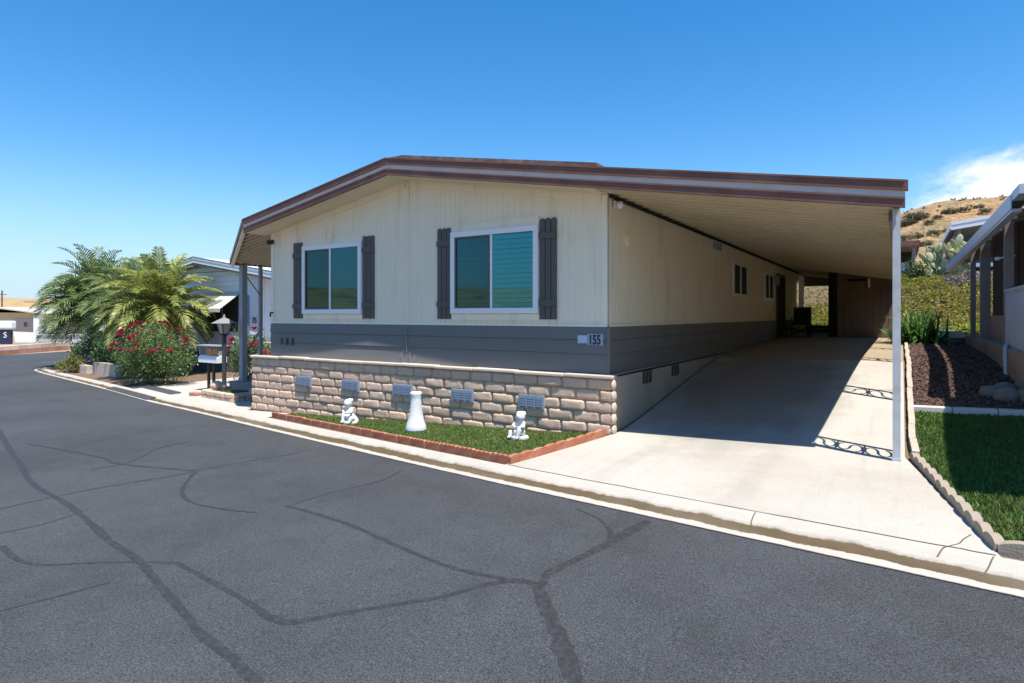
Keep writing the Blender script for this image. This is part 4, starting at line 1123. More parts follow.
# rose bushes
def roses(o, c, r, n, seed, s=.085):
    rr = random.Random(seed)
    for k in range(n):
        a = rr.uniform(0, 6.28); e = rr.uniform(.05, 1.25)
        d = Vector((math.cos(a)*math.cos(e), math.sin(a)*math.cos(e), math.sin(e)))
        if d.y > .55 and d.z < .7: d.y = -d.y
        p = Vector((c[0]+d.x*r[0]*1.0, c[1]+d.y*r[1]*1.0, c[2]+d.z*r[2]*1.02)); q = s*rr.uniform(.75, 1.25)
        m = MB()
        for j in range(9):
            th = j*2.4; rr_ = q*.5*(j/9)**.5
            m.leaf(p+Vector((math.cos(th)*rr_*.5, math.sin(th)*rr_*.5, 0)), (math.cos(th), math.sin(th), .9-.6*j/9), (0, 0, 1), q*1.15, q*1.2)
        m.blob(p+Vector((0, 0, q*.2)), (q*.45, q*.45, q*.45), k, .3, 3, 8, 6)
        m.build('rose', 'petal', o)
rc = (-20.0, 9.9); z = G(*rc)
o = shrub('rose_bush', (rc[0], rc[1], z+.92), (1.85, .8, .98), 11000, .085, 4, 'rosefol', 'large rose bush with crimson blooms in front of the yellow green palm', 'rose bush', clumps=60)
roses(o, (rc[0], rc[1], z+.98), (1.8, .82, 1.02), 70, 9, .075)
rc = (-17.0, 11.4); z = G(*rc)
o = shrub('rose_bush', (rc[0], rc[1], z+.8), (.75, .6, .85), 5200, .08, 6, 'rosefol', 'narrow rose bush with red blooms behind the lamp post', 'rose bush', clumps=30)
roses(o, (rc[0], rc[1], z+.85), (.72, .6, .85), 16, 10, .10)
shrub('shrub', (-25.9, 11.5, G(-25.9, 11.5)+.62), (1.25, .7, .7), 4500, .10, 14, 'bushfol', 'mid green rounded shrub above the corner planter', 'shrub', clumps=18)
shrub('shrub', (-30.2, 12.7, G(-30.2, 12.7)+.9), (1.7, .8, 1.1), 5000, .12, 15, 'bushfol', 'dark shrub at the foot of the corner palm', 'shrub', clumps=18)
shrub('low_plant', (-28.3, 11.15, G(-28.3, 11.15)+.28), (1.1, .4, .36), 2600, .10, 16, 'lowfol', 'yellow green low plant hanging over the corner planter', 'plant', clumps=14)
shrub('low_plant', (-15.6, 12.4, G(-15.6, 12.4)+.55), (.75, .5, .6), 1200, .08, 18, 'lowfol', 'yellowish plant beside the white house porch', 'plant', clumps=12)
# corner planter walls
m = MB(); course_wall(m, (-29.6, 11.25), (-26.9, 10.95), lambda p: G(p.x, p.y)-.02, .34, 2, .42, .2); course_wall(m, (-26.5, 11.0), (-24.0, 10.7), lambda p: G(p.x, p.y)-.02, .5, 1, 2.5, .2)
solo(m, 'planter_wall', 'cap', 'pale planter wall at the curve of the street', 'wall', None, (-27, 11, G(-27, 11)))

# ------------------------------------------------------------------ white house on the left
Yn = 13.5
nh = thing('white_house', 'pale blue white house with metal gable roof behind the palms', 'house', (-23, Yn, G(-20, Yn)))
NRX, NRZ = -23.2, 2.27
def nz(x): return NRZ-.155*abs(x-NRX)
m = MB(); xa, xb = -30.5, -19.35; zb = G(-20, Yn)-.2
k = zb; rows = []
def lap_wall(m, xa, xb, y, zb, ztf, lap=.2):
    # horizontal lap boards clipped by the rake
    z = zb
    while z < NRZ:
        x0, x1 = xa, xb
        zt = z+lap
        # clip extents where the roof is lower than z
        while x1 > x0 and ztf(x1) < z+.02: x1 -= .1
        while x0 < x1 and ztf(x0) < z+.02: x0 += .1
        if x1-x0 > .2:
            m.hexa([(x0, y-.02, z), (x1, y-.02, z), (x1, y+.05, z), (x0, y+.05, z)], [(x0, y, min(zt, ztf(x0)+.15)), (x1, y, min(zt, ztf(x1)+.15)), (x1, y+.05, min(zt, ztf(x1)+.15)), (x0, y+.05, min(zt, ztf(x0)+.15))])
        z += lap
lap_wall(m, xa, xb, Yn, zb, lambda x: nz(x)-.3); m.box(xb-.05, xb, Yn+.06, 27, zb, nz(xb)-.3); m.build('wall', 'nb_wall', nh)
m = MB()
for x0, x1 in ((-31.2, NRX), (NRX, -18.3)):
    m.hexa([(x0, Yn-.35, nz(x0)-.06), (x1, Yn-.35, nz(x1)-.06), (x1, 27, nz(x1)-.06), (x0, 27, nz(x0)-.06)], [(x0, Yn-.35, nz(x0)), (x1, Yn-.35, nz(x1)), (x1, 27, nz(x1)), (x0, 27, nz(x0))])
m.build('roof', 'nb_roof', nh)
m = MB()
for x0, x1 in ((-31.2, NRX), (NRX, -18.3)):
    sloped(m, x0, x1, Yn-.39, Yn-.355, lambda x: nz(x)-.07, .14); 
m.build('fascia', 'nb_roof', nh)
m = MB()
for x0, x1 in ((-31.2, NRX), (NRX, -18.3)):
    sloped(m, x0, x1, Yn-.41, Yn-.392, lambda x: nz(x)+.035, .07); sloped(m, x0, x1, Yn-.35, Yn-.03, lambda x: nz(x)-.25, .03)
m.build('soffit', 'nb_dark', nh)
m = MB(); x0, x1 = -22.95, -20.65
m.hexa([(x0, Yn-.03, .84), (x1, Yn-.03, .84), (x1, Yn-.025, .86), (x0, Yn-.025, .86)], [(x0, Yn-.03, .87), (x1, Yn-.03, .87), (x1, Yn-.025, .88), (x0, Yn-.025, .88)])
for k in range(7):
    a = k/7; b = (k+1)/7
    m.hexa([(x0, Yn-.85*b, .86-.62*b), (x1, Yn-.85*b, .86-.62*b), (x1, Yn-.03-.82*a, .86-.62*a-.015), (x0, Yn-.03-.82*a, .86-.62*a-.015)],
           [(x0, Yn-.85*b, .875-.62*b), (x1, Yn-.85*b, .875-.62*b), (x1, Yn-.03-.82*a, .87-.62*a), (x0, Yn-.03-.82*a, .87-.62*a)])
m.box(x0, x1, Yn-.87, Yn-.855, .12, .255)
m.build('window_awning', 'nb_awning', nh)
m = MB(); m.box(-22.9, -20.7, Yn-.045, Yn-.025, -.6, .8); wn = m.build('window', 'dark_in', nh)
m = MB()
for x in (-22.87, -21.8, -20.73): m.box(x-.03, x+.03, Yn-.06, Yn-.046, -.6, .8)
m.build('frame', 'nb_dark', wn)
m = MB(); m.box(-20.55, -20.15, Yn-.05, Yn-.025, -1.4, .75); m.build('door', 'nb_dark', nh)
m = MB(); m.box(-30.5, -20.7, Yn-.08, Yn-.022, zb-.1, -1.35); m.build('skirting', 'grey_wall', nh)
text_obj('house_number', '75', .30, 'black', nh, (-19.95, Yn-.04, -.28), (rad(90), 0, 0), .01, xscale=.9)
m = MB(); m.box(-19.1, -18.2, Yn-.6, Yn-.1, zb, -1.0); m.box(-19.1, -18.2, Yn-.9, Yn-.62, zb, -1.25); m.build('steps', 'white', nh)
m = MB(); rr = random.Random(44); course_wall(m, (-18.35, 12.6), (-15.9, 12.25), lambda p: G(p.x, p.y)-.02, 1.2, 6, .42, .25)
o = solo(m, 'garden_wall', 'yellow_stone', 'yellowish stone garden wall in front of the white house steps', 'wall', None, (-17, 12.5, G(-17, 12.5)))

# ------------------------------------------------------------------ far left across the side street
def px(u, v, t_): 
    xc = (u-512)/F; return Vector(((CS*xc-SN)*t_, (SN*xc+CS)*t_, -(v-315.5)/F*t_))
fh = thing('tan_house', 'tan house with a wide garage door beyond the brick planter', 'house', px(20, 336, 72), None, 0)
ex = Vector((CS, SN, 0)); ey = Vector((-SN, CS, 0)); O = px(45, 315.5, 72)
def Q(a, b, c): return O+ex*a+ey*b+Vector((0, 0, c))
def qbox(m, a0, a1, b0, b1, c0, c1):
    m.hexa([Q(a0,b0,c0), Q(a1,b0,c0), Q(a1,b1,c0), Q(a0,b1,c0)], [Q(a0,b0,c1), Q(a1,b0,c1), Q(a1,b1,c1), Q(a0,b1,c1)])
m = MB(); qbox(m, -11, -.4, .5, 9, -2.5, .35); m.build('wall', 'tan_wall', fh)
m = MB(); m.hexa([Q(-5.5,-.5,.85), Q(.3,-.5,.12), Q(.3,9.5,.12), Q(-5.5,9.5,.85)], [Q(-5.5,-.5,1.0), Q(.3,-.5,.27), Q(.3,9.5,.27), Q(-5.5,9.5,1.0)])
m.hexa([Q(-11.5,-.5,.12), Q(-5.5,-.5,.85), Q(-5.5,9.5,.85), Q(-11.5,9.5,.12)], [Q(-11.5,-.5,.27), Q(-5.5,-.5,1.0), Q(-5.5,9.5,1.0), Q(-11.5,9.5,.27)]); m.build('roof', 'nb_awning', fh)
m = MB(); qbox(m, -4.05, -1.35, .42, .5, -2.2, -.35)
for k in range(4): qbox(m, -4.05, -1.35, .40, .418, -2.15+k*.45, -1.75+k*.45)
gd = m.build('garage_door', 'tan_garage', fh); m = MB(); wc = Q(-2.7, .36, -1.1); m.blob(wc, (.28, .06, .3), 3, .3); m.build('wreath', 'brown_wood', gd)
m = MB(); qbox(m, -1.15, -.5, -.3, .5, -2.5, .1); m.build('pillar', 'white', fh)
# sloped white drive
m = MB(); a = px(15, 342.5, 50); b = px(38, 342.5, 50); c = px(36, 332.5, 68); d = px(13, 331.5, 68); m.quad(a, b, c, d); m.prism([a-Vector((0,0,.01)), b-Vector((0,0,.01)), b-Vector((0,0,.6)), a-Vector((0,0,.6))], (-.1, .1, 0)); struct(m, 'far_driveway', MT['walk'])
def low_wall(name, mats, u0, v0, u1, v1, t0, t1, h, th, label, cap=None, rowsplit=True):
    a = px(u0, v0, t0); b = px(u1, v1, t1); m = MB(); rr_ = random.Random(9); L_ = (b-a).length; n = int(L_/.45)
    d = (b-a)/n; nrm = Vector((-d.y, d.x, 0)).normalized()*th
    for r_ in range(3):
        m.cur = 1 if r_ == 2 else 0
        for k in range(n):
            p = a+d*k+Vector((0, 0, h*r_/3)); q = a+d*(k+.97)+Vector((0, 0, h*r_/3)); e = Vector((0, 0, h/3*.96))
            m.hexa([p, q, q+nrm, p+nrm], [p+e, q+e, q+nrm+e, p+nrm+e])
    return solo(m, name, mats, label, 'wall', None, tuple(a))
low_wall('brick_wall', ['brick', 'pink_block'], -30, 362, 69, 353.5, 38, 44, .85, .8, 'low pinkish brick planter wall across the side street')
low_wall('grey_wall', ['nb_awning', 'nb_dark'], 36, 346.5, 98, 347, 52, 50, 1.0, .3, 'low grey wall with a dark top under the palms')
m = MB()
for k in range(3):
    a = px(69, 353-k*3.5, 44+k*1.2); b = px(86, 352.5-k*3.5, 42.5+k*1.2); n = (b-a).cross(Vector((0,0,1))).normalized()*-1.3
    m.hexa([a, b, b+n, a+n], [a+Vector((0,0,.26)), b+Vector((0,0,.26)), b+n+Vector((0,0,.26)), a+n+Vector((0,0,.26))])
solo(m, 'concrete_steps', 'pale_block', 'short flight of pale concrete steps at the end of the brick planter', 'steps', None, tuple(px(75, 353, 44)))
bn = thing('utility_cart', 'dark blue box with a white S under a broad white top at the left edge', 'cart', px(3, 343, 46)); O = px(3, 343, 46)
m = MB(); qbox(m, -1.6, .5, 0, .3, -.1, 1.0); bb = m.build('body', 'bin', bn)
m = MB(); qbox(m, -1.9, .72, -.12, .42, 1.05, 1.68); o = m.build('canopy', 'white', bn); b = o.modifiers.new('bev', 'BEVEL'); b.width = .12; b.segments = 3
so = text_obj('emblem', 'S', .62, 'white', bn, Q(.04, -.02, .40), (rad(90), 0, YAW), .01)
m = MB(); a = px(2, 318, 110); m.tube([a+Vector((0, 0, -4)), a+Vector((0, 0, 5))], .12, 6); m.tube([a+ex*-.8+Vector((0,0,4.3)), a+ex*.8+Vector((0,0,4.3))], .07, 5)
solo(m, 'utility_pole', 'stem', 'thin distant utility pole above the tan house roof', 'pole', None, tuple(a+Vector((0,0,-4))))

# ------------------------------------------------------------------ right-hand neighbour
rh = thing('neighbour_house', 'brown sided house with silver gutter and porch at the right edge', 'house', (2.6, 14, G(2, 14)))
GX, GZ = 1.22, 1.555
m = MB(); rows = []
yy = 5.65
while yy < 23.2:
    for dy, dz in ((0, 0), (.06, .035), (.12, .035), (.18, 0)): rows.append([(GX+.30, yy+dy, GZ+.03+dz), (6.5, yy+dy, GZ+.9+dz)])
    yy += .24
m.grid(rows); m.build('roof', 'brown_post', rh)
m = MB(); m.box(GX+.17, GX+.36, 5.65, 9.6, GZ-.06, GZ+.025); m.box(GX, GX+.22, 9.6, 10.2, GZ-.06, GZ+.06)
m.box(GX+.0, GX+.22, 10.2, 23.4, GZ-.02, GZ+.05); m.box(GX-.012, GX+.0, 10.2, 23.4, GZ-.16, GZ+.02); m.box(GX+.0, GX+.1, 10.2, 23.4, GZ-.2, GZ-.16)
yy = 6
while yy < 23: m.box(GX+.2, GX+.33, yy, yy+.03, GZ-.02, GZ+.03); yy += 1.6
m.build('gutter', 'nbr_gutter', rh)
dk = -.5
m = MB(); m.box(1.36, 6, 9.7, 19.0, -1.7, dk); m.build('footing', 'tan_stone', rh)
for (x, y, r_, zb_) in ((1.44, 18.0, .05, dk), (1.50, 16.2, .085, dk), (1.48, 12.7, .06, dk)):
    m = MB(); m.box(x-r_, x+r_, y-r_, y+r_, zb_, GZ-.02); m.build('porch_post', 'brown_post', rh)
m = grooved((1.62, 16.1), (1.62, 13.5), dk, 1.6, .2, .02, .02, -1); m.build('wall', 'dark_wood', rh)
m = grooved((2.9, 13.5), (1.62, 13.5), dk, 1.7, .2, .02, .02, -1); m.build('wall', 'dark_wood', rh)
m = MB(); m.box(1.58, 1.615, 13.5, 16.1, dk, .0); m.build('wainscot', 'tan_stone', rh)
m = MB(); m.box(3.4, 3.5, 6, 23, -1.5, 2.2); m.build('wall', 'dark_wood', rh)
m = MB(); y = 9.9
while y < 12.6: m.box(1.43, 1.46, y, y+.10, dk-.02, .38); m.box(1.445, 1.45, y+.10, y+.14, dk-.02, .38); y += .14
m.box(1.41, 1.48, 9.9, 12.64, .38, .42); m.build('porch_railing', 'nbr_rail', rh)
m = MB(); m.tube([(1.40, 12.2, dk+.04), (1.36, 12.0, dk+.02), (1.335, 11.8, dk-.06), (1.33, 11.7, -1.0)], .03); m.build('drain_pipe', 'nbr_gutter', rh)
m = MB(); m.tube([(1.5, 14.2, 1.05), (1.64, 13.4, 1.03)], .016); m.blob((1.5, 14.25, 1.05), (.05, .05, .04), 1, 0); m.build('porch_light', 'lens', rh)

# strap-leaved clump
ax, ay = .42, 18.9; az_ = G(ax, ay); rr = random.Random(77)
o = thing('strap_leaf_plant', 'big clump of green strap leaves at the corner of the rock bed', 'plant', (ax, ay, az_)); m = MB()
for k in range(430):
    a = rr.uniform(0, 6.28); L_ = rr.uniform(.7, 1.15); el = rr.uniform(.25, 1.4); d = Vector((math.cos(a)*math.cos(el), math.sin(a)*math.cos(el), math.sin(el))); q = Vector((ax+rr.gauss(0, .22), ay+rr.gauss(0, .2), az_)); sd = Vector((-math.sin(a), math.cos(a), 0)); N = 7; row = []
    for i in range(N+1):
        w_ = .029*(1-.95*(i/N)**2.2)+.002; up = d.cross(sd); row.append([q-sd*w_+up*.008, q+sd*w_+up*.008]); d = (d+Vector((0, 0, -.19*(i/N+.25)*1.25))).normalized(); q = q+d*L_/N
    m.grid([[tuple(r_[0]), tuple(r_[1])] for r_ in row])
m.build('leaves', 'strap', o)

# ------------------------------------------------------------------ bank ground cover
def cover(m, n, seed, x0, x1, y0, y1, L, dens=None):
    rr = random.Random(seed); k = 0
    while k < n:
        x = rr.uniform(x0, x1); y = rr.uniform(y0, y1)
        cl = mnoise.noise(Vector((x*1.3, y*1.3, seed)))*.5+mnoise.noise(Vector((x*4, y*4, seed)))*.35
        if rr.random() > .6+cl: continue
        if dens and not dens(x, y): continue
        k += 1; z = G(x, y)+max(0, .16+.5*cl)*rr.random()**.6
        m.leaf((x, y, z), (rr.gauss(0, 1), rr.gauss(0, 1)-.4, rr.uniform(.1, 1.2)), (rr.gauss(0, .4), rr.gauss(0, .4), 1), L*rr.uniform(.6, 1.3), L*.6)
isgrey = lambda x, y: ((x-2.6)/1.25)**2+((y-30.9)/1.0)**2 < 1+.5*mnoise.noise(Vector((x*1.5, y*1.5, 0)))
m = MB(); cover(m, 52000, 5, -6, 7, 25.4, 33.6, .11, lambda x, y: not isgrey(x, y) and not (x < -1 and y > 30.6 and R.random() < .8)); stuff(m, 'ground_cover', 'cover', 'yellow green ground cover spread over the bank behind the houses', 'ground cover')
m = MB(); cover(m, 7000, 6, -5, 7, 25.0, 26.2, .12); stuff(m, 'bank_edge_plants', 'cover_green', 'bright green strip of ground cover along the foot of the bank', 'ground cover')
m = MB(); cover(m, 5500, 7, 1, 4.2, 29.4, 32.4, .10, isgrey); stuff(m, 'dry_ground_cover', 'cover_grey', 'greyish dry patch of ground cover below the cactus', 'ground cover')

# prickly pear
cx, cy = 1.75, 32.3; cz = G(cx, cy); rr = random.Random(19); m = MB()
def pad(base, az, tilt, s, depth):
    up = Vector((math.cos(az)*math.sin(tilt), math.sin(az)*math.sin(tilt), math.cos(tilt))); c = base+up*s*.9
    face = rr.uniform(-.7, .7); xax = Vector((math.cos(face), math.sin(face), 0)); xax = (xax-up*xax.dot(up)).normalized(); yax = up.cross(xax)
    mt = Matrix((xax, yax, up)).transposed(); m.blob(c, (s*.52, s*.13, s), rr.randrange(99), .12, 1.2, 12, 9, mt)
    if depth > 0:
        for k in range(rr.choice((1, 2, 2, 3))):
            pad(c+up*s*.75+xax*s*rr.uniform(-.45, .45), az+rr.gauss(0, 1.2), max(-.2, tilt*.6+rr.gauss(.0, .45)), s*rr.uniform(.75, .98), depth-1)
for k in range(15):
    a = k*.6; pad(Vector((cx+rr.uniform(-.75, .85), cy+rr.uniform(-.3, .3), cz-.05)), rr.uniform(0, 6.28), rr.uniform(.05, .5), rr.uniform(.25, .34), 2 if k % 3 else 3)
solo(m, 'prickly_pear', 'cactus', 'large prickly pear cactus on top of the bank', 'cactus', None, (cx, cy, cz), True)
shrub('shrub', (.55, 31.3, G(.55, 31.3)+.4), (.5, .4, .5), 900, .12, 41, 'bushfol', 'small dark shrub left of the prickly pear', 'shrub', clumps=8)

# ------------------------------------------------------------------ upper terrace houses
uh = thing('carport_house', 'brown roofed house with a dark open carport up on the terrace', 'house', (-1.5, 37, G(-1, 37)))
tz = G(0, 37); m = MB()
m.box(-9, .75, 36.4, 44, 3.62, 3.66); m.build('roof', 'nb_awning', uh)
m = MB(); m.box(-9, .77, 36.35, 36.395, 3.5, 3.76); m.box(.752, .79, 36.35, 44, 3.5, 3.76); m.build('fascia', 'brown', uh)
m = MB(); m.box(-9, .5, 41, 41.2, tz-.1, 3.6); m.build('wall', 'dark_wood', uh)
for x, y in ((.55, 36.7), (.55, 40), (-3, 36.7)):
    m = MB(); m.box(x-.07, x+.07, y-.07, y+.07, tz-.1, 3.62); m.build('post', 'brown_post', uh)
m = MB(); m.box(-2.2, .35, 38.4, 38.46, tz+.5, tz+.95)
for k in range(9): m.box(-2.2+k*.3, -2.16+k*.3, 38.4, 38.46, tz-.1, tz+1.0)
m.build('railing', 'nbr_gutter', uh)
gh = thing('gable_house', 'grey house with white trimmed sloping roof and carport up on the terrace', 'house', (5, 37, G(5, 37)))
tz2 = G(4, 37)
def hz(x): return 4.42+.14*(x-2.05)
m = MB(); sloped(m, 2.05, 8, 35.9, 47, lambda x: hz(x), .06); m.build('roof', 'nb_awning', gh)
m = MB(); sloped(m, 2.03, 8, 35.84, 35.895, lambda x: hz(x)+.06, .14); sloped(m, 2.03, 8, 35.86, 35.9, lambda x: hz(x)-.09, .22); m.box(2.0, 2.045, 35.85, 47, hz(2.05)-.25, hz(2.05)+.04); m.build('fascia', 'nb_roof', gh)
m = MB(); m.box(2.3, 2.42, 38.5, 46.5, tz2-.2, hz(2.4)-.06); m.box(2.43, 8, 42, 42.15, tz2-.2, hz(8)); m.build('wall', 'nb_dark', gh)
m = MB(); m.box(2.3, 2.42, 36.2, 36.32, tz2-.2, hz(2.4)-.07); m.build('post', 'nb_dark', gh)
m = MB(); m.grid([[(x, y, G(x, y)+.03) for x in (2.2, 5, 8)] for y in arange(34.3, 42, 1.1)]); struct(m, 'terrace_pad', 'walk')
# parked car
car = thing('parked_car', 'dark blue car parked in the terrace carport facing the street', 'car', (3.5, 38.6, 0)); 
cz0 = G(3.5, 38)+.03; car.location = (3.5, 38.6, cz0); x, y, z = car.location
sec = [(-2.1, .70, .35, .62), (-2.05, .82, .25, .72), (-1.2, .88, .22, .86), (-.7, .88, .22, .92), (.9, .88, .22, .95), (1.9, .86, .25, .95), (2.1, .78, .35, .85)]
m = MB(); rows = []
for (sy, hw, zb_, zt_) in sec:
    rows.append([(x+a*hw, y+sy, z+b) for a, b in ((-.92, zb_), (-1, zb_+.12), (-1, zt_-.14), (-.9, zt_-.02), (-.45, zt_), (0, zt_+.015), (.45, zt_), (.9, zt_-.02), (1, zt_-.14), (1, zb_+.12), (.92, zb_))])
m.grid(rows); m.add([p for p in rows[0]], [tuple(range(10, -1, -1))]); m.add([p for p in rows[-1]], [tuple(range(11))])
bd = m.build('body', 'car', car, smooth=True)
m = MB(); rows = []
for sy, hw, zz in ((-.75, .76, .90), (-.1, .64, 1.38), (.3, .62, 1.43), (1.0, .62, 1.40), (1.75, .74, .94)):
    rows.append([(x-hw*1.05, y+sy, z+min(zz, .92)), (x-hw, y+sy, z+zz), (x+hw, y+sy, z+zz), (x+hw*1.05, y+sy, z+min(zz, .92))])
m.grid(rows); m.build('cabin', 'glass_dark', car)
m = MB(); m.grid([[(x-.63, y+s_, z+zz), (x+.63, y+s_, z+zz)] for s_, zz in ((-.12, 1.395), (.3, 1.445), (1.02, 1.415))]); m.build('roof_panel', 'car', car)
m = MB(); m.box(x-.5, x+.5, y-2.12, y-2.09, z+.42, z+.58); m.build('grille', 'chrome', car)
for sx in (-1, 1):
    m = MB(); m.blob((x+sx*.62, y-2.04, z+.62), (.17, .08, .08), 1, 0); m.build('headlight', 'lens', car)
    for sy in (-1.35, 1.4):
        m = MB(); m.lathe((0, 0, 0), [(.2, -.1), (.31, -.1), (.33, -.06), (.33, .06), (.31, .1), (.2, .1)], 18); m.v = [(x+sx*.82+c, y+sy+a, z+.33+b) for a, b, c in m.v]; wl = m.build('wheel', 'tyre', car)
        m = MB(); m.lathe((0, 0, 0), [(.05, -.09), (.2, -.085), (.2, .085), (.05, .09)], 14); m.v = [(x+sx*.82+c, y+sy+a, z+.33+b) for a, b, c in m.v]; m.build('rim', 'chrome', wl)

# ------------------------------------------------------------------ hills
t = NT('dry_hill'); c = t.mix(t.ramp(t.noise(.09, 6, .65), [(.35, 0.0), (.65, 1.0)]), (.42, .25, .125), (.27, .205, .115))
c = t.mix(t.ramp(t.noise(.35, 6, .7), [(.46, 0.0), (.6, .85)]), c, (.19, .15, .08))
c = t.mix(t.ramp(t.noise(.14, 5, .6, None, .5), [(.58, 0.0), (.7, .75)]), c, (.43, .235, .125))
c = t.mix(1.0, c, t.ramp(t.noise(2.5, 4, .7), [(.35, .55), (.65, 1.35)]), 'MULTIPLY')
t.color(c); t.set(.95, 0, .1); t.bump(t.noise(1.2, 6, .7), .6, .6); MT['hill'] = t.m
def hillz(x, y):
    d = math.hypot(x, y); az = math.degrees(math.atan2(x, y))      # from +Y toward +X
    w = sstep(-26, -2, az)*(1-sstep(70, 110, az))
    top = 16.8+2.2*sstep(-2, 6, az)+2.0*sstep(6, 20, az)
    rise = sstep(62, 128, d)
    n = mnoise.noise(Vector((x*.03, y*.03, 2)))*2.2+mnoise.noise(Vector((x*.09, y*.09, 4)))*.9+mnoise.noise(Vector((x*.3, y*.3, 8)))*.35
    return 1.3*sstep(45, 60, d)-2.5*(1-sstep(45, 60, d))+w*(rise*(top-1.3)+n*rise*1.0)+w*.9*(mnoise.noise(Vector((az*.35, d*.02, 3))))*sstep(60, 80, d)
m = MB(); rows = []
for i in range(60):
    d = 50+i*2.4; row = []
    for j in range(150):
        a = rad(-30+j*.75); x_, y_ = d*math.sin(a), d*math.cos(a); row.append((x_, y_, hillz(x_, y_)))
    rows.append(row)
m.grid(rows); struct(m, 'hill', 'hill', smooth=True)
t = NT('far_hill'); c = t.mix(t.noise(.02, 5, .6), (.34, .22, .11), (.44, .31, .17)); c = t.mix(t.ramp(t.noise(.06, 5, .7), [(.52, 0.0), (.62, .8)]), c, (.16, .14, .08)); t.color(c); t.set(.95, 0, .1); MT['far_hill'] = t.m
m = MB(); rows = []
for i, rr_ in enumerate((330, 370, 410, 460)):
    row = []
    for j in range(181):
        a = rad(95+j*(230/180)); hgt = 10+2.5*mnoise.noise(Vector((j*.09, 0, 1)))+1.2*mnoise.noise(Vector((j*.35, 0, 3)))
        az = 95+j*(230/180)
        hgt += 9*sstep(110, 140, az)*(1-sstep(235, 262, az))
        row.append((rr_*math.sin(a), rr_*math.cos(a), (-4, hgt*.55, hgt, hgt*.8)[i]))
    rows.append(row)
m.grid(rows); struct(m, 'hills', 'far_hill', smooth=True)
m = MB(); rr = random.Random(88)
for k in range(1000):
    d_ = rr.uniform(72, 140); a_ = rad(rr.uniform(-6, 26)); x_, y_ = d_*math.sin(a_), d_*math.cos(a_)
    if mnoise.noise(Vector((x_*.12, y_*.12, 6))) < -.05: continue
    z_ = hillz(x_, y_); s_ = rr.uniform(.12, .42)
    for q in range(6): m.leaf((x_+rr.gauss(0, s_*.5), y_+rr.gauss(0, s_*.5), z_), (rr.gauss(0, .6), rr.gauss(0, .6), 1), (rr.gauss(0, 1), rr.gauss(0, 1), .2), s_*rr.uniform(1, 2), s_)
stuff(m, 'dry_brush', leafmat('dry_brush_leaf', (.15, .12, .06), (.30, .22, .11), (.40, .28, .14), .2, .7), 'dry straw coloured brush scattered over the hillside', 'brush')
# scrub on the near hill
rr = random.Random(61)
base_scrub = None; n_ = 0; spots_ = []
for (u, v_) in ((907,226),(914,221),(921,219),(929,224),(938,219),(945,214),(951,213.5),(963,211.5),(979,208.5),(934,235),(918,238),(948,232),(905,240),(926,246),(985,213)):
    xc = (u-512)/F; d = (CS*xc-SN, SN*xc+CS); best = None; tt = 45
    while tt < 160:
        if hillz(d[0]*tt, d[1]*tt) > -(v_-315.5)/F*tt: best = tt; break
        tt += .3
    if best is None: best = 112
    spots_.append((d[0]*best, d[1]*best))
for i, (x, y) in enumerate(spots_):
    z = hillz(x, y); s_ = rr.uniform(.4, .8)*(1.7 if i < 3 else 1)
    if base_scrub is None:
        m = MB(); leaf_cloud(m, (0, 0, .5), (1.3, 1.3, .75), 700, .3, 5, clumps=12); base_scrub = m.build('scrub_bush', 'scrub'); o = base_scrub
    else: o = base_scrub.copy(); COL.objects.link(o)
    o.location = (x, y, z); o.scale = (s_, s_, s_*.8); o.rotation_euler.z = rr.uniform(0, 6.28)
    tag(o, 'dark scrub bush on the dry tan hillside', 'bush', 'scrub bushes on the hillside')

# ------------------------------------------------------------------ light, sky, camera
EL = math.atan2(2.75, math.hypot(.92, .51)); SD = Vector((.92, -.51, 2.75)).normalized()
wd = bpy.data.worlds.new('World'); scene.world = wd; wd.use_nodes = True
nt = wd.node_tree; bg = nt.nodes['Background']
sky = nt.nodes.new('ShaderNodeTexSky'); sky.sky_type = 'NISHITA'; sky.sun_disc = False
sky.sun_elevation = EL; sky.sun_rotation = math.atan2(SD.x, SD.y); sky.air_density = 1.0; sky.dust_density = .1; sky.ozone_density = 2.5; sky.altitude = 300
tc = nt.nodes.new('ShaderNodeTexCoord')
def N(tp, **k):
    x = nt.nodes.new(tp)
    for a, b in k.items(): setattr(x, a, b)
    return x
mp = N('ShaderNodeMapping'); mp.inputs['Scale'].default_value = (5, 5, 13); nt.links.new(tc.outputs['Generated'], mp.inputs['Vector'])
ns = N('ShaderNodeTexNoise'); ns.inputs['Scale'].default_value = 1.5; ns.inputs['Detail'].default_value = 8; ns.inputs['Roughness'].default_value = .66; ns.inputs['Distortion'].default_value = .35; nt.links.new(mp.outputs[0], ns.inputs['Vector'])
dt = N('ShaderNodeVectorMath', operation='DOT_PRODUCT'); dt.inputs[1].default_value = Vector((.30, .94, .17)).normalized(); nt.links.new(tc.outputs['Generated'], dt.inputs[0])
mr = N('ShaderNodeMapRange'); mr.interpolation_type = 'SMOOTHSTEP'; mr.inputs[1].default_value = .93; mr.inputs[2].default_value = .978; nt.links.new(dt.outputs['Value'], mr.inputs[0])
sx = N('ShaderNodeSeparateXYZ'); nt.links.new(tc.outputs['Generated'], sx.inputs[0])
el_ = N('ShaderNodeMapRange'); el_.interpolation_type = 'SMOOTHSTEP'; el_.inputs[1].default_value = .265; el_.inputs[2].default_value = .17; nt.links.new(sx.outputs[2], el_.inputs[0])
a1 = N('ShaderNodeMath', operation='MULTIPLY'); nt.links.new(mr.outputs[0], a1.inputs[0]); nt.links.new(el_.outputs[0], a1.inputs[1])
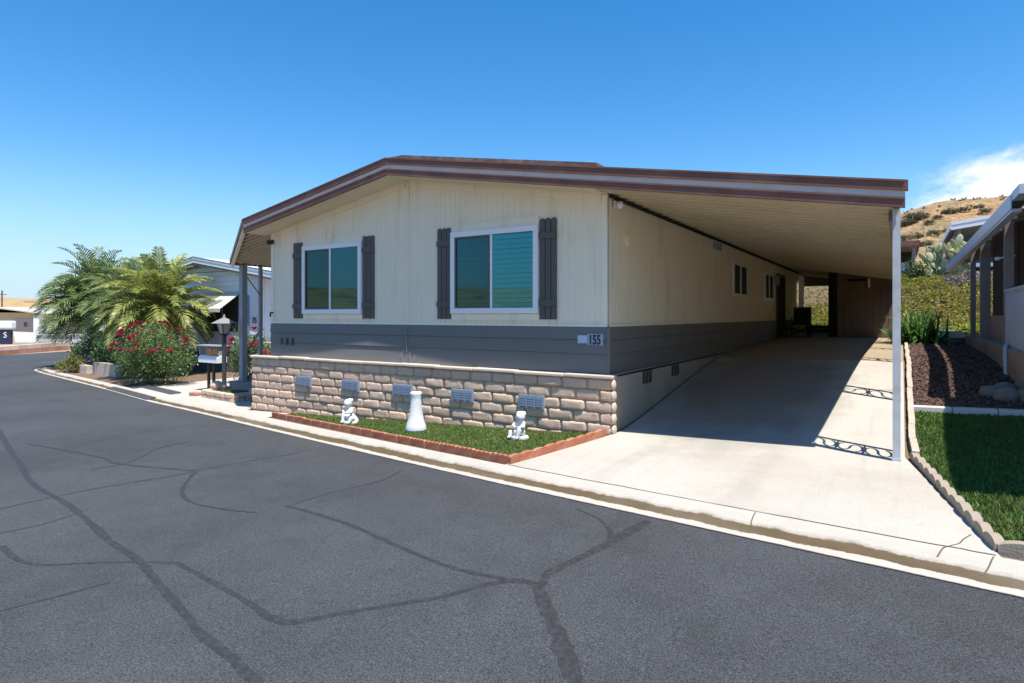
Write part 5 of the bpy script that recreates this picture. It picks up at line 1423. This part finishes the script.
a2 = N('ShaderNodeMath', operation='MULTIPLY_ADD'); nt.links.new(a1.outputs[0], a2.inputs[0]); a2.inputs[1].default_value = .50; nt.links.new(ns.outputs['Fac'], a2.inputs[2])
cr = N('ShaderNodeMapRange'); cr.interpolation_type = 'SMOOTHSTEP'; cr.inputs[1].default_value = .70; cr.inputs[2].default_value = 1.0; nt.links.new(a2.outputs[0], cr.inputs[0])
a3 = N('ShaderNodeMath', operation='MULTIPLY'); nt.links.new(cr.outputs[0], a3.inputs[0]); nt.links.new(a1.outputs[0], a3.inputs[1])
mx = N('ShaderNodeMix', data_type='RGBA'); nt.links.new(a3.outputs[0], mx.inputs[0]); hs = N('ShaderNodeHueSaturation'); hs.inputs['Saturation'].default_value = 1.42; hs.inputs['Value'].default_value = 1.36; gm = N('ShaderNodeGamma'); gm.inputs[1].default_value = .93; nt.links.new(sky.outputs[0], gm.inputs[0]); nt.links.new(gm.outputs[0], hs.inputs['Color']); sz_ = N('ShaderNodeSeparateXYZ'); nt.links.new(tc.outputs['Generated'], sz_.inputs[0])
hz_ = N('ShaderNodeMapRange'); hz_.interpolation_type = 'SMOOTHSTEP'; hz_.inputs[1].default_value = .24; hz_.inputs[2].default_value = -.02; hz_.inputs[4].default_value = .85; nt.links.new(sz_.outputs[2], hz_.inputs[0])
hm = N('ShaderNodeMix', data_type='RGBA'); nt.links.new(hz_.outputs[0], hm.inputs[0]); nt.links.new(hs.outputs[0], hm.inputs[6]); hm.inputs[7].default_value = (2.7, 4.0, 5.6, 1); nt.links.new(hm.outputs[2], mx.inputs[6]); mx.inputs[7].default_value = (7.2, 7.3, 7.5, 1)
nt.links.new(mx.outputs[2], bg.inputs['Color']); bg.inputs['Strength'].default_value = .104
ld = bpy.data.lights.new('sun', 'SUN'); ld.energy = 4.9; ld.angle = rad(.5); ld.color = (1, .955, .88)
lo = bpy.data.objects.new('sun', ld); COL.objects.link(lo); lo.rotation_euler = SD.to_track_quat('Z', 'Y').to_euler(); lo.location = (20, -10, 60)
cd = bpy.data.cameras.new('camera'); co = bpy.data.objects.new('camera', cd); COL.objects.link(co)
cd.sensor_width = 36; cd.lens = F/1024*36; cd.shift_y = -26/1024; cd.clip_start = .05; cd.clip_end = 4000
co.rotation_euler = (rad(90), 0, YAW); scene.camera = co
vs = scene.view_settings; vs.view_transform = 'Standard'; vs.look = 'None'; vs.gamma = 1; vs.exposure = .68; vs.use_curve_mapping = False
